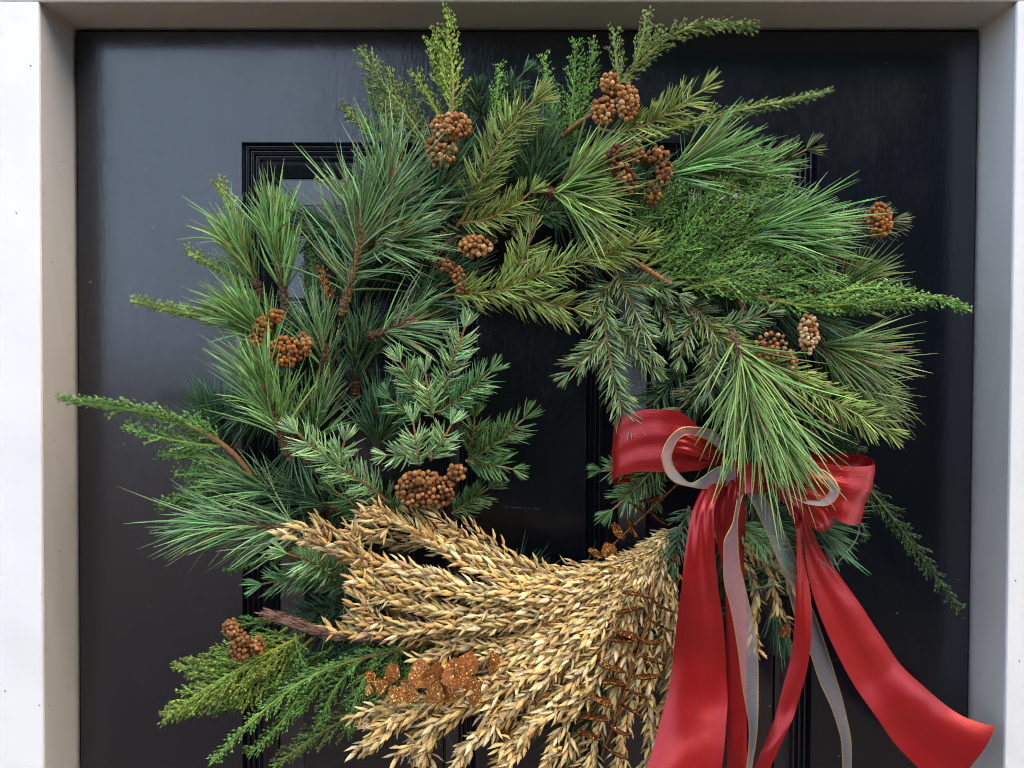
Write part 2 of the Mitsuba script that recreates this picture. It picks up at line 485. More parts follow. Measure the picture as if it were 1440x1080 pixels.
# added, unseen: a dark leafy mass that darkens the door's reflection on the right
labels['added_hedge'] = {'label': 'unseen dark leafy mass added for the door to mirror', 'category': 'added_hedge'}
hr = np.random.default_rng(5)
HX0, HX1, HY0, HY1, HZ1 = -0.80, 7.0, -6.2, -4.6, FLOOR + 4.9
scene['added_hedge__core'] = mikit.ply(box(HX0 + 0.15, HX1 - 0.15, HY0 + 0.15, HY1 - 0.15, FLOOR + 0.05, HZ1 - 0.2), 'added_hedge_leaf')
nq = 15000
q = np.stack([hr.uniform(HX0, HX1, nq), hr.uniform(HY0, HY1, nq), hr.uniform(FLOOR, HZ1, nq)], 1)
fa = hr.integers(0, 4, nq)
q[fa == 0, 1] = HY1; q[fa == 1, 2] = HZ1; q[fa == 2, 0] = HX0; q[fa == 3, 1] = HY1
q += hr.normal(size=q.shape) * 0.07
n_ = unit(hr.normal(size=(nq, 3))); e_ = unit(np.cross(n_, hr.normal(size=(nq, 3)))); g_ = np.cross(n_, e_)
V = np.stack([q - e_ * 0.06, q + g_ * 0.03, q + e_ * 0.06, q - g_ * 0.03], 1).reshape(-1, 3)
i4 = (np.arange(nq) * 4)[:, None]
scene['added_hedge__leaves'] = mikit.ply((V, np.vstack([i4 + [0, 1, 2], i4 + [0, 2, 3]])), 'added_hedge_leaf')
labels['added_hedge__leaves'] = {'kind': 'stuff'}

# the slab with two openings for its panels; the panels are swept profiles with mitred corners
GAP = 0.0050
S0 = mpp(0)
PX = [(at(340.5, 560, 0)[0], at(671, 560, 0)[0]), (at(824, 560, 0)[0], at(1145.5, 560, 0)[0])]
PZT, PZB = at(741, 200.5, 0)[2], ZB + 0.78
from shapely.geometry import box as sbox, Polygon
slab = sbox(XL + GAP, ZB, XR - GAP, ZT - GAP)
for a, b in PX:
    slab = slab.difference(sbox(a, PZB, b, PZT))
for a, b in PX:
    slab = slab.difference(sbox(a, ZB + 0.12, b, PZB - 0.16))
m = trimesh.creation.extrude_polygon(slab, 0.044, engine='earcut')
m.apply_transform(np.array([[1, 0, 0, 0], [0, 0, -1, 0.044], [0, 1, 0, 0], [0, 0, 0, 1.0]]))
scene['entry_door__slab'] = mikit.ply(m, 'navy_paint', smooth=False)


def loops_mesh(x0, x1, z0, z1, prof, close):
    """Nested rectangles: prof is a list of (inset, y)."""
    V, F = [], []
    for t, y in prof:
        V += [[x0 + t, y, z0 + t], [x1 - t, y, z0 + t], [x1 - t, y, z1 - t], [x0 + t, y, z1 - t]]
    for k in range(len(prof) - 1):
        for j in range(4):
            a, b = k * 4 + j, k * 4 + (j + 1) % 4
            F.append([a, b, b + 4, a + 4])
    if close:
        k = (len(prof) - 1) * 4
        F.append([k, k + 1, k + 2, k + 3])
    return trimesh.Trimesh(np.array(V), np.vstack([np.array(F)[:, [0, 1, 2]], np.array(F)[:, [0, 2, 3]]]), process=False)


def bead(t0, t1, y0, hgt, n=6):
    return [(t0 + (t1 - t0) * k / n, y0 - hgt * math.sin(math.pi * k / n)) for k in range(n + 1)]


u = S0
MOULD = ([(0.0, -0.0001), (0.3 * u, 0.0022), (4.0 * u, 0.0060)] + bead(4.5 * u, 9.5 * u, 0.0060, 0.0030) + [(10.2 * u, 0.0075)]
         + bead(10.8 * u, 16.0 * u, 0.0075, 0.0028) + [(17.0 * u, 0.0092)] + bead(17.6 * u, 23.0 * u, 0.0092, 0.0026) + [(24.5 * u, 0.0105)]
         + [(25.5 * u + 19 * u * k / 8, 0.0095 + 0.0060 * (k / 8) ** 1.6) for k in range(9)] + [(45.4 * u, 0.0150), (46.4 * u, 0.0180), (47.4 * u, 0.0180)])
FIELD = [(47.4 * u, 0.0180), (48.4 * u, 0.0155), (50.0 * u, 0.0150), (86.0 * u, 0.0062), (87.4 * u, 0.0050), (88.6 * u, 0.0050)]
for z0, z1 in ((PZB, PZT), (ZB + 0.12, PZB - 0.16)):
    for a, b in PX:
        k = numbered('entry_door__panel')
        scene[k + '__moulding'] = mikit.ply(loops_mesh(a, b, z0, z1, MOULD, False), 'navy_paint', smooth=35)
        scene[k + '__raised_field'] = mikit.ply(loops_mesh(a, b, z0, z1, FIELD, True), 'navy_paint', smooth=False)

for (x0, x1, z0, z1) in ((XL, XL + GAP + 0.002, ZB, ZT), (XR - GAP - 0.002, XR, ZB, ZT), (XL + GAP + 0.002, XR - GAP - 0.002, ZT - GAP - 0.002, ZT)):
    scene[numbered('door_frame__weather_strip')] = mikit.ply(box(x0, x1, 0.0075, 0.030, z0, z1), 'rubber')
JB = 0.03
scene[numbered('door_frame__jamb')] = mikit.ply(box(XL - JB, XL, -DEPTH + 0.001, 0.06, FLOOR, ZT + JB), 'jamb_paint')
scene[numbered('door_frame__jamb')] = mikit.ply(box(XR, XR + JB, -DEPTH + 0.001, 0.06, FLOOR, ZT + JB), 'jamb_paint')
scene['door_frame__head'] = mikit.ply(box(XL, XR, -DEPTH + 0.001, 0.06, ZT, ZT + JB), 'jamb_paint')
CW = 0.14
scene[numbered('door_frame__casing')] = mikit.ply(box(XL - CW, XL + 0.0006, -DEPTH - 0.0045, -DEPTH, FLOOR, ZT - 0.0006, 0.0008), 'white_paint', smooth=False)
scene[numbered('door_frame__casing')] = mikit.ply(box(XR - 0.0006, XR + CW, -DEPTH - 0.0045, -DEPTH, FLOOR, ZT - 0.0006, 0.0008), 'white_paint', smooth=False)
scene[numbered('door_frame__casing')] = mikit.ply(box(XL - CW, XR + CW, -DEPTH - 0.0045, -DEPTH, ZT, ZT + CW, 0.0008), 'white_paint', smooth=False)
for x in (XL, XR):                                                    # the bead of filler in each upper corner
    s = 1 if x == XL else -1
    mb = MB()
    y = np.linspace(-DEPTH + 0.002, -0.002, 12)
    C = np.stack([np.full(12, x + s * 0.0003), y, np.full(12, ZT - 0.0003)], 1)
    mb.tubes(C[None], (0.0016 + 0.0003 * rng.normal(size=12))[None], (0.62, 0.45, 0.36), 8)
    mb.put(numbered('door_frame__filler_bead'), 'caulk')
struct_wall = [(-4.0, XL - CW, FLOOR, 2.2), (XR + CW, 4.0, FLOOR, 2.2), (XL - CW, XR + CW, ZT + CW, 2.2)]
labels['house_wall'] = {'label': 'white house wall around the door frame', 'category': 'wall'}
for x0, x1, z0, z1 in struct_wall:
    scene[numbered('house_wall__section')] = mikit.ply(box(x0, x1, -DEPTH + 0.006, 0.15, z0, z1), 'white_paint')

# ------------------------------------------------------------------ the wreath
labels['wreath'] = {'label': 'evergreen wreath of pine, spruce and cedar with dried grain hanging on the navy door', 'category': 'wreath'}
a = np.linspace(0, 2 * np.pi, 73)
mb = MB()
HC = at(757, 600, 0.022)
for k in range(3):
    r = 0.222 + 0.006 * k
    C = np.stack([HC[0] + r * np.cos(a), HC[1] + 0.006 * np.sin(a * 5 + k * 2), HC[2] + r * np.sin(a)], 1)
    mb.tubes(C[None], np.full((1, 73), 0.0035), BROWN, 8)
mb.put('wreath__hoop', 'bark')

# --- dark inner layer of short sprigs bound round the hoop
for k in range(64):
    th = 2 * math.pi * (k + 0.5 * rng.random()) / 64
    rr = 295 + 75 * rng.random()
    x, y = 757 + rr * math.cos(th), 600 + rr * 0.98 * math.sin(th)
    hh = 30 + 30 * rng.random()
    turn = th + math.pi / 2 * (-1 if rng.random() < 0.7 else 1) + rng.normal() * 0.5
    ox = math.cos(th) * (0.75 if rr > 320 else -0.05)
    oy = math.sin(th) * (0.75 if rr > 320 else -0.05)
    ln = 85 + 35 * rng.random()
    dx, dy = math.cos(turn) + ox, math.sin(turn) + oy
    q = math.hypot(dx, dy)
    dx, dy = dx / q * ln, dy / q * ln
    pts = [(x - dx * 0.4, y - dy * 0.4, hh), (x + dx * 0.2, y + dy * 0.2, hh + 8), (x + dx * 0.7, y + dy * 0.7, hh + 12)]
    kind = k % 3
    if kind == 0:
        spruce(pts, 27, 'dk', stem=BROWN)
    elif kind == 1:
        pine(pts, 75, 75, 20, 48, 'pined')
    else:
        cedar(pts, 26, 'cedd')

# --- spruce
SP = [
    ([(648, 312, 95), (672, 262, 105), (702, 200, 110), (752, 142, 112)], 38, 'yel', 'broad yellow-green spruce sprig pointing up at top centre'),
    ([(648, 314, 95), (700, 302, 100), (746, 270, 100)], 30, 'yel', None),
    ([(840, 180, 85), (905, 177, 100), (950, 152, 105), (988, 126, 105)], 32, 'yel', 'spruce sprig with a tan stem right of the top berry clusters'),
    ([(702, 145, 60), (737, 102, 65)], 24, 'dk', None),
    ([(678, 168, 55), (672, 130, 60)], 26, 'dk', None),
    ([(1055, 258, 60), (1095, 232, 65), (1135, 210, 70)], 28, 'olive', 'olive spruce tip at the upper right over the panel corner'),
    ([(1165, 318, 62), (1210, 313, 68), (1252, 312, 72)], 30, 'olive', None),
    ([(600, 425, 100), (650, 413, 105), (705, 408, 112), (780, 378, 118), (840, 360, 118), (900, 342, 118)], 35, 'yel', 'long yellow-green spruce sprig across the top of the opening'),
    ([(705, 408, 112), (755, 423, 112), (808, 435, 112)], 36, 'yel', None),
    ([(712, 402, 105), (735, 365, 105), (745, 328, 100)], 32, 'yel', None),
    ([(720, 330, 75), (760, 300, 80), (800, 300, 80)], 28, 'mid', None),
    ([(862, 372, 95), (880, 410, 104), (897, 447, 108), (917, 495, 110)], 27, 'blu', None),
    ([(868, 388, 92), (850, 430, 104), (856, 493, 110), (870, 560, 114), (889, 602, 118)], 27, 'blu', 'long spruce twig hanging down to the left bow loop'),
    ([(853, 475, 108), (828, 500, 110), (801, 524, 110)], 27, 'blu', None),
    ([(880, 402, 100), (925, 404, 104), (955, 415, 106)], 26, 'blu', None),
    ([(857, 455, 104), (895, 490, 106), (917, 517, 106)], 26, 'blu', None),
    ([(862, 400, 100), (845, 415, 104), (830, 437, 106)], 26, 'blu', None),
    ([(900, 395, 85), (935, 440, 95), (950, 480, 98)], 26, 'blu', None),
    ([(960, 515, 82), (938, 545, 85), (913, 575, 88)], 30, 'dk', None),
    ([(1000, 545, 84), (975, 570, 88), (950, 596, 90)], 26, 'dk', None),
    ([(955, 425, 90), (1000, 460, 100), (1040, 495, 106), (1100, 520, 112), (1140, 545, 114), (1200, 580, 114), (1248, 606, 114)], 32, 'yel', 'long yellow-green spruce sprig reaching down to the right edge'),
    ([(1005, 463, 100), (1040, 455, 104), (1080, 440, 106)], 25, 'blu', None),
    ([(1040, 498, 110), (1037, 545, 120), (1033, 592, 124)], 25, 'blu', 'grey-green spruce twig hanging above the bow'),
    ([(1002, 470, 100), (1001, 510, 106), (996, 552, 108)], 26, 'blu', None),
    ([(985, 440, 96), (966, 470, 100), (957, 502, 102)], 25, 'blu', None),
    ([(1000, 510, 92), (985, 545, 96), (955, 575, 98)], 27, 'olive', None),
    ([(945, 425, 90), (985, 440, 96), (1010, 470, 98)], 26, 'olive', None),
    ([(622, 556, 100), (638, 505, 110), (654, 460, 112)], 29, 'bright', 'pale green spruce tip rising into the opening, tallest of its group'),
    ([(592, 562, 105), (578, 535, 110), (563, 508, 115)], 28, 'bright', None),
    ([(608, 586, 105), (603, 555, 112), (598, 524, 115)], 27, 'bright', None),
    ([(616, 582, 100), (650, 556, 105), (690, 523, 105)], 29, 'grn', None),
    ([(590, 655, 110), (585, 620, 118), (581, 593, 120)], 29, 'bright', None),
    ([(605, 648, 108), (622, 620, 112), (635, 596, 114)], 28, 'bright', None),
    ([(660, 640, 70), (666, 610, 75), (667, 587, 78)], 27, 'mid', None),
    ([(658, 650, 75), (700, 620, 80), (738, 588, 82)], 30, 'mid', 'dark spruce tip reaching furthest into the opening from the left'),
    ([(655, 648, 75), (690, 654, 80), (721, 660, 80)], 25, 'mid', None),
    ([(580, 640, 100), (560, 640, 104), (543, 640, 105)], 24, 'bright', None),
    ([(590, 590, 98), (566, 575, 104), (548, 560, 106)], 25, 'grn', None),
    ([(545, 705, 90), (500, 672, 100), (455, 640, 108), (417, 608, 112)], 32, 'bright', 'pale green spruce sprig with an orange stem at the lower left of the opening'),
    ([(475, 655, 105), (480, 635, 108), (485, 620, 110)], 27, 'bright', None),
    ([(636, 722, 62), (660, 705, 66), (688, 686, 66)], 26, 'mid', None),
    ([(530, 745, 60), (500, 712, 70), (470, 690, 72)], 28, 'mid', None),
    ([(560, 735, 60), (545, 705, 66), (520, 680, 70)], 28, 'mid', None),
    ([(612, 735, 56), (600, 712, 60), (590, 690, 62)], 26, 'dk', None),
    ([(510, 838, 70), (470, 815, 80), (430, 812, 85), (366, 822, 88)], 27, 'grn', None),
    ([(468, 816, 80), (455, 795, 88), (440, 781, 90)], 28, 'bright', None),
    ([(466, 806, 88), (432, 788, 112), (402, 778, 120)], 32, 'bright', 'pale green spruce tuft left of the grain tips'),
    ([(490, 850, 55), (450, 860, 60), (415, 872, 60)], 30, 'dk', None),
    ([(500, 868, 52), (470, 880, 56), (440, 905, 58)], 30, 'dk', None),
    ([(935, 640, 80), (905, 675, 90), (860, 718, 92)], 28, 'mid', 'spruce sprig below the left bow loop'),
    ([(885, 655, 82), (865, 660, 84), (846, 662, 85)], 22, 'grn', None),
    ([(915, 655, 78), (918, 680, 80), (921, 702, 80)], 22, 'mid', None),
    ([(970, 712, 105), (955, 755, 107), (945, 792, 105)], 27, 'dk', None),
    ([(1040, 735, 108), (1070, 760, 112), (1094, 782, 114)], 26, 'grn', None),
    ([(800, 250, 75), (770, 220, 80), (760, 190, 80)], 28, 'dk', None),
    ([(640, 260, 65), (650, 215, 70), (655, 185, 70)], 28, 'dk', None),
    ([(700, 340, 80), (660, 330, 85), (610, 350, 85)], 26, 'olive', None),
]
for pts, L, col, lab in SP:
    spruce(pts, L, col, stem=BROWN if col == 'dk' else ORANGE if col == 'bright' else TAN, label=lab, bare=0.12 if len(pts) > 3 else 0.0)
bare_stem([(610, 368, 68), (630, 336, 82), (648, 312, 95)], 3.0, 2.6, TAN, 'bare_twig')
bare_stem([(780, 205, 70), (805, 180, 82), (838, 158, 92)], 3.6, 2.6, ORANGE, 'bare_twig', 'rust brown twig under the top berry cluster')
bare_stem([(600, 897, 75), (520, 895, 88), (450, 887, 95), (405, 872, 98), (366, 863, 100)], 7.5, 5.5, (0.20, 0.11, 0.075), 'bark_branch', 'rough brown bark branch at the lower left', rough=0.16)
bare_stem([(890, 366, 105), (920, 385, 108), (945, 400, 106)], 3.8, 3.2, ORANGE, 'bare_twig')

# --- pine
PI = [
    ([(480, 442, 95), (495, 390, 106), (505, 345, 112), (506, 310, 116)], 190, 100, 22, 72, 'pine', 'blue-green pine shoot with a brown stem at the left of the top'),
    ([(512, 350, 105), (540, 295, 108), (548, 258, 112)], 150, 98, 20, 62, 'pine', None),
    ([(505, 352, 100), (535, 345, 104), (562, 337, 106)], 80, 80, 25, 55, 'pine', None),
    ([(515, 474, 95), (545, 466, 102), (567, 456, 106)], 85, 78, 25, 55, 'pine', 'pine tuft at the inner left edge pointing into the opening'),
    ([(405, 445, 80), (395, 390, 88), (386, 332, 92)], 150, 78, 12, 32, 'pineb', 'upright pine tuft in front of the left panel corner'),
    ([(372, 425, 78), (352, 380, 84), (338, 350, 86)], 70, 72, 14, 30, 'pineb', None),
    ([(392, 505, 80), (368, 470, 90), (348, 452, 93)], 110, 76, 22, 42, 'pineb', None),
    ([(408, 645, 90), (388, 590, 102), (372, 542, 108)], 210, 88, 18, 46, 'pineb', 'large bright pine shoot at the left edge'),
    ([(462, 548, 85), (456, 510, 92), (452, 477, 96)], 120, 78, 15, 42, 'pine', None),
    ([(470, 750, 92), (400, 742, 100), (312, 735, 102)], 170, 92, 16, 40, 'pine', 'pine shoot sweeping to the lower left edge'),
    ([(335, 645, 58), (318, 615, 60), (308, 592, 60)], 80, 70, 18, 45, 'pined', None),
    ([(530, 648, 70), (533, 615, 75), (536, 590, 76)], 100, 76, 14, 38, 'pined', None),
    ([(410, 700, 70), (378, 690, 76), (350, 680, 78)], 90, 75, 18, 45, 'pine', None),
    ([(432, 650, 76), (440, 610, 82), (446, 580, 84)], 90, 76, 16, 45, 'pine', None),
    ([(500, 560, 70), (500, 520, 76), (505, 490, 78)], 90, 76, 16, 45, 'pined', None),
    ([(742, 300, 72), (750, 260, 78), (757, 225, 80)], 110, 74, 14, 38, 'pined', None),
    ([(765, 268, 92), (785, 273, 100), (803, 279, 106)], 60, 98, 22, 42, 'piney', 'yellow-green pine tuft spreading right at the top'),
    ([(770, 280, 90), (795, 262, 98), (815, 245, 102)], 56, 88, 18, 36, 'piney', None),
    ([(890, 268, 80), (930, 250, 84), (965, 236, 88)], 110, 98, 14, 34, 'pineb', None),
    ([(990, 350, 85), (1040, 335, 92), (1085, 324, 96)], 170, 102, 13, 34, 'pineb', 'bright pine shoot sweeping right at the upper right'),
    ([(1050, 348, 82), (1085, 346, 86), (1112, 345, 88)], 60, 84, 14, 38, 'pineb', None),
    ([(1130, 478, 70), (1165, 490, 75), (1195, 502, 78)], 110, 84, 24, 58, 'pineo', 'olive pine tuft at the right edge'),
    ([(1140, 440, 62), (1170, 420, 66), (1190, 402, 68)], 70, 74, 18, 44, 'pineo', None),
    ([(1150, 540, 66), (1185, 545, 70), (1205, 550, 72)], 70, 72, 18, 48, 'pineo', None),
    ([(1028, 465, 114), (1046, 520, 126), (1058, 578, 134)], 125, 118, 20, 56, 'pinef', 'long pine tuft hanging over the knot of the bow'),
    ([(1068, 540, 124), (1082, 580, 130), (1090, 605, 132)], 60, 100, 20, 40, 'pineb', None),
    ([(1120, 715, 78), (1140, 735, 80), (1155, 748, 82)], 44, 50, 18, 40, 'pined', None),
    ([(1082, 835, 40), (1090, 860, 42), (1094, 880, 44)], 34, 48, 14, 34, 'pined', None),
    ([(985, 275, 76), (1020, 258, 80), (1050, 248, 82)], 80, 70, 16, 40, 'pineb', None),
    ([(560, 440, 70), (590, 420, 76), (615, 400, 80)], 80, 78, 18, 48, 'pined', None),
    ([(590, 330, 78), (610, 290, 84), (622, 260, 86)], 90, 82, 20, 50, 'pined', None),
    ([(820, 330, 70), (850, 300, 76), (870, 285, 80)], 80, 84, 18, 46, 'pined', None),
]
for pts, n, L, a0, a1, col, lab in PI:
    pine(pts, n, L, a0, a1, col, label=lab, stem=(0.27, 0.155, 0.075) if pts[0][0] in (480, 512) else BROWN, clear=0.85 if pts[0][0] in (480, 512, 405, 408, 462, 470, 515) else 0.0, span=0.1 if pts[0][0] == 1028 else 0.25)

# --- cedar
CE = [
    ([(610, 225, 72), (578, 170, 76), (541, 120, 80), (508, 71, 82)], 34, 'ced', None, 'olive cedar frond at the upper left, its tip bent left'),
    ([(570, 212, 70), (543, 175, 74), (521, 138, 76)], 16, 'ced', None, None),
    ([(560, 210, 70), (520, 180, 74), (480, 151, 74)], 17, 'ced', None, None),
    ([(632, 175, 88), (637, 115, 92), (633, 62, 94), (630, 15, 94)], 20, 'cedy', TAN, 'upright cedar sprig that overlaps the frame at the top'),
    ([(631, 140, 88), (622, 90, 92), (612, 44, 92)], 13, 'cedy', None, None),
    ([(628, 140, 86), (613, 95, 90), (603, 58, 90)], 11, 'cedy', None, None),
    ([(625, 175, 80), (605, 140, 84), (584, 106, 84)], 11, 'cedy', None, None),
    ([(690, 200, 68), (697, 145, 72), (702, 94, 72)], 14, 'cedg', None, None),
    ([(660, 195, 60), (652, 160, 62), (650, 135, 62)], 12, 'cedd', None, None),
    ([(790, 225, 72), (779, 155, 76), (763, 82, 78)], 18, 'cedg', None, None),
    ([(792, 225, 72), (806, 135, 76), (809, 60, 76)], 22, 'cedg', None, None),
    ([(800, 215, 70), (825, 125, 74), (834, 60, 74)], 15, 'cedg', None, None),
    ([(860, 128, 86), (910, 79, 96), (960, 43, 104), (1010, 34, 106), (1062, 38, 104)], 15, 'ced', None, 'drooping cedar sprig along the top of the frame'),
    ([(872, 115, 86), (866, 80, 88), (863, 46, 88)], 11, 'ced', None, None),
    ([(890, 100, 90), (902, 62, 96), (908, 20, 98)], 15, 'ced', None, None),
    ([(908, 82, 92), (918, 62, 96), (928, 44, 96)], 12, 'ced', None, None),
    ([(900, 198, 68), (985, 169, 70), (1060, 151, 70), (1166, 129, 70)], 17, 'ced', None, 'thin cedar sprig pointing to the upper right'),
    ([(900, 374, 95), (960, 320, 102), (1035, 252, 104), (1062, 205, 100)], 32, 'cedg', None, None),
    ([(905, 376, 98), (980, 332, 106), (1060, 275, 106), (1112, 262, 100)], 36, 'cedg', None, 'dense green cedar frond at the upper right'),
    ([(920, 388, 100), (1000, 348, 106), (1088, 322, 104)], 36, 'cedg', None, None),
    ([(880, 350, 92), (920, 305, 98), (965, 270, 98)], 38, 'cedg', None, None),
    ([(930, 400, 100), (1010, 368, 108), (1108, 342, 104)], 32, 'cedg', None, None),
    ([(960, 408, 102), (1060, 384, 110), (1158, 366, 106)], 30, 'cedb', None, None),
    ([(1000, 413, 100), (1100, 400, 106), (1190, 394, 104)], 26, 'cedb', None, None),
    ([(950, 396, 98), (1060, 415, 104), (1140, 430, 106), (1240, 420, 104), (1362, 436, 100)], 18, 'cedb', ORANGE, 'long cedar sprig reaching the right jamb'),
    ([(1120, 430, 100), (1200, 407, 104), (1280, 408, 102)], 20, 'cedb', None, None),
    ([(1150, 432, 98), (1240, 430, 100), (1312, 426, 98)], 15, 'cedb', None, None),
    ([(330, 455, 72), (250, 437, 76), (188, 424, 76)], 13, 'cedy', None, 'cedar tip pointing left beside the left berry clusters'),
    ([(350, 402, 70), (305, 376, 72), (264, 353, 72)], 11, 'cedy', None, None),
    ([(358, 345, 72), (328, 297, 76), (306, 257, 76)], 11, 'cedy', None, None),
    ([(345, 380, 70), (322, 350, 72), (306, 324, 72)], 9, 'cedy', None, None),
    ([(352, 668, 88), (310, 622, 98), (240, 588, 104), (150, 571, 106), (86, 560, 104)], 25, 'cedb', ORANGE, 'long cedar sprig reaching the left jamb'),
    ([(310, 628, 92), (240, 618, 96), (178, 600, 96)], 17, 'cedb', None, None),
    ([(330, 652, 88), (280, 642, 92), (226, 640, 92)], 17, 'cedg', None, None),
    ([(342, 672, 84), (295, 667, 88), (250, 668, 88)], 17, 'cedg', None, None),
    ([(362, 690, 80), (290, 690, 84), (228, 712, 84)], 18, 'cedg', None, None),
    ([(372, 702, 76), (300, 705, 80), (250, 708, 80)], 16, 'cedg', None, None),
    ([(430, 892, 88), (370, 922, 94), (300, 962, 96), (231, 1012, 94)], 38, 'cedy', None, 'yellow-green cedar frond at the lower left corner of the wreath'),
    ([(440, 897, 84), (380, 942, 88), (310, 978, 88), (236, 1006, 86)], 34, 'cedy', None, None),
    ([(405, 882, 82), (340, 920, 86), (248, 938, 86)], 32, 'cedy', None, None),
    ([(470, 907, 80), (400, 962, 84), (300, 1002, 82)], 28, 'cedg', None, None),
    ([(520, 903, 74), (460, 935, 78), (410, 992, 78)], 26, 'cedd', None, None),
    ([(415, 890, 96), (425, 930, 100), (440, 965, 100)], 16, 'cedg', None, None),
    ([(390, 872, 82), (345, 878, 84), (318, 884, 84)], 14, 'cedg', None, None),
    ([(650, 886, 85), (540, 918, 100), (450, 945, 104), (370, 1000, 104), (296, 1074, 100)], 18, 'cedb', ORANGE, 'bright cedar sprig with an orange stem sweeping down left under the grain'),
    ([(600, 900, 92), (585, 930, 94), (565, 960, 94)], 16, 'cedg', None, None),
    ([(565, 910, 94), (545, 955, 98), (520, 1005, 96)], 19, 'cedg', None, None),
    ([(535, 920, 96), (505, 970, 100), (490, 1028, 98)], 19, 'cedg', None, None),
    ([(505, 930, 98), (465, 980, 102), (450, 1020, 100)], 17, 'cedg', None, None),
    ([(475, 940, 98), (440, 972, 102), (422, 1004, 102)], 15, 'cedg', None, None),
    ([(430, 960, 98), (400, 1010, 100), (350, 1060, 98)], 16, 'cedg', None, None),
    ([(545, 985, 74), (470, 1020, 78), (386, 1078, 76)], 25, 'ced', None, None),
    ([(1205, 670, 60), (1268, 745, 60), (1308, 800, 58), (1350, 855, 54)], 17, 'cedd', None, 'dark cedar sprig hanging right of the bow'),
    ([(1120, 580, 72), (1165, 612, 78), (1205, 642, 80)], 30, 'cedd', None, None),
    ([(1208, 735, 62), (1215, 745, 60), (1217, 755, 58)], 5, 'cedd', None, None),
    ([(430, 772, 62), (375, 785, 64), (324, 803, 64)], 12, 'cedg', None, None),
    ([(440, 440, 72), (440, 395, 78), (436, 355, 78)], 20, 'cedg', None, None),
    ([(462, 428, 98), (458, 405, 102), (453, 385, 102)], 6, 'rust', (0.3, 0.1, 0.03), 'small dried rust orange cedar tip at the left'),
    ([(505, 285, 88), (480, 265, 92), (456, 255, 92)], 9, 'cedy', None, None),
    ([(640, 880, 78), (690, 872, 80), (720, 880, 80)], 18, 'cedg', None, None),
]
for pts, w, col, stem, lab in CE:
    long = pts[0][0] in (950, 352, 650)
    cedar(pts, w, col, stem, lab, stem_r=0.0016 if long else 0.0011, start=0.2 if long else 0.05, droop=0.2 if pts[0][0] == 650 else 0.0)

# --- dried berry clusters: round heads on thin stalks that meet behind
berry_protos = []
for k in range(4):
    s = trimesh.creation.icosphere(subdivisions=2)
    v = s.vertices * (1 + 0.22 * (meshkit.noise(s.vertices * 2.0 + 11 * k, k)[:, None] - 0.5) * 2 + 0.30 * (meshkit.noise(s.vertices * 5.5 + 7 * k, k + 9)[:, None] - 0.5))
    v[:, 2] *= 0.9 + 0.05 * k
    berry_protos.append(mikit.ply((v, s.faces), smooth=True))
BC = [
    ([(634, 178, 27, 19), (620, 213, 20, 24)], 112, 'tan', 5.2, 'tan berry cluster at the top left under the upright cedar'),
    ([(858, 118, 13, 15), (849, 155, 16, 19), (882, 143, 15, 26)], 112, 'tan', 5.0, 'berry cluster at the very top of the wreath'),
    ([(868, 226, 15, 22), (880, 256, 14, 18)], 124, 'dark', 5.0, 'darkest brown berry cluster right of the top'),
    ([(896, 218, 11, 10), (925, 218, 15, 11), (934, 240, 10, 20), (918, 274, 10, 15)], 110, 'brown', 5.0, 'hook shaped berry cluster beside the dark one'),
    ([(668, 347, 23, 14)], 112, 'tan', 5.0, 'small oval berry cluster above the opening'),
    ([(627, 372, 11, 8), (643, 386, 9, 11), (650, 404, 7, 10)], 112, 'brown', 4.6, 'curved berry strand at the upper left of the opening'),
    ([(1237, 310, 17, 24)], 86, 'rust', 4.6, 'berry cluster on the spruce tip furthest to the right'),
    ([(388, 444, 12, 8), (370, 460, 12, 13), (359, 479, 9, 9)], 112, 'rust', 4.6, 'crescent berry cluster at the left edge'),
    ([(402, 494, 24, 21), (427, 484, 11, 15)], 114, 'rust', 4.8, 'rounded berry cluster below the crescent one at the left'),
    ([(592, 688, 34, 26), (615, 690, 24, 22), (643, 664, 12, 11)], 126, 'brown', 5.0, 'largest berry cluster, above the grain at the lower left of the opening'),
    ([(1085, 487, 22, 21)], 122, 'rust', 4.4, 'loose reddish berry cluster at the right'),
    ([(1137, 470, 13, 28)], 122, 'pale', 4.6, 'upright pale berry cluster at the right'),
    ([(1113, 508, 7, 15)], 120, 'tan', 4.2, 'tiny berry strand below the two right clusters'),
    ([(325, 884, 10, 14), (337, 908, 14, 22), (362, 908, 9, 13)], 112, 'brown', 4.2, 'fuzzy brown berry cluster at the lower left'),
]
berries = []
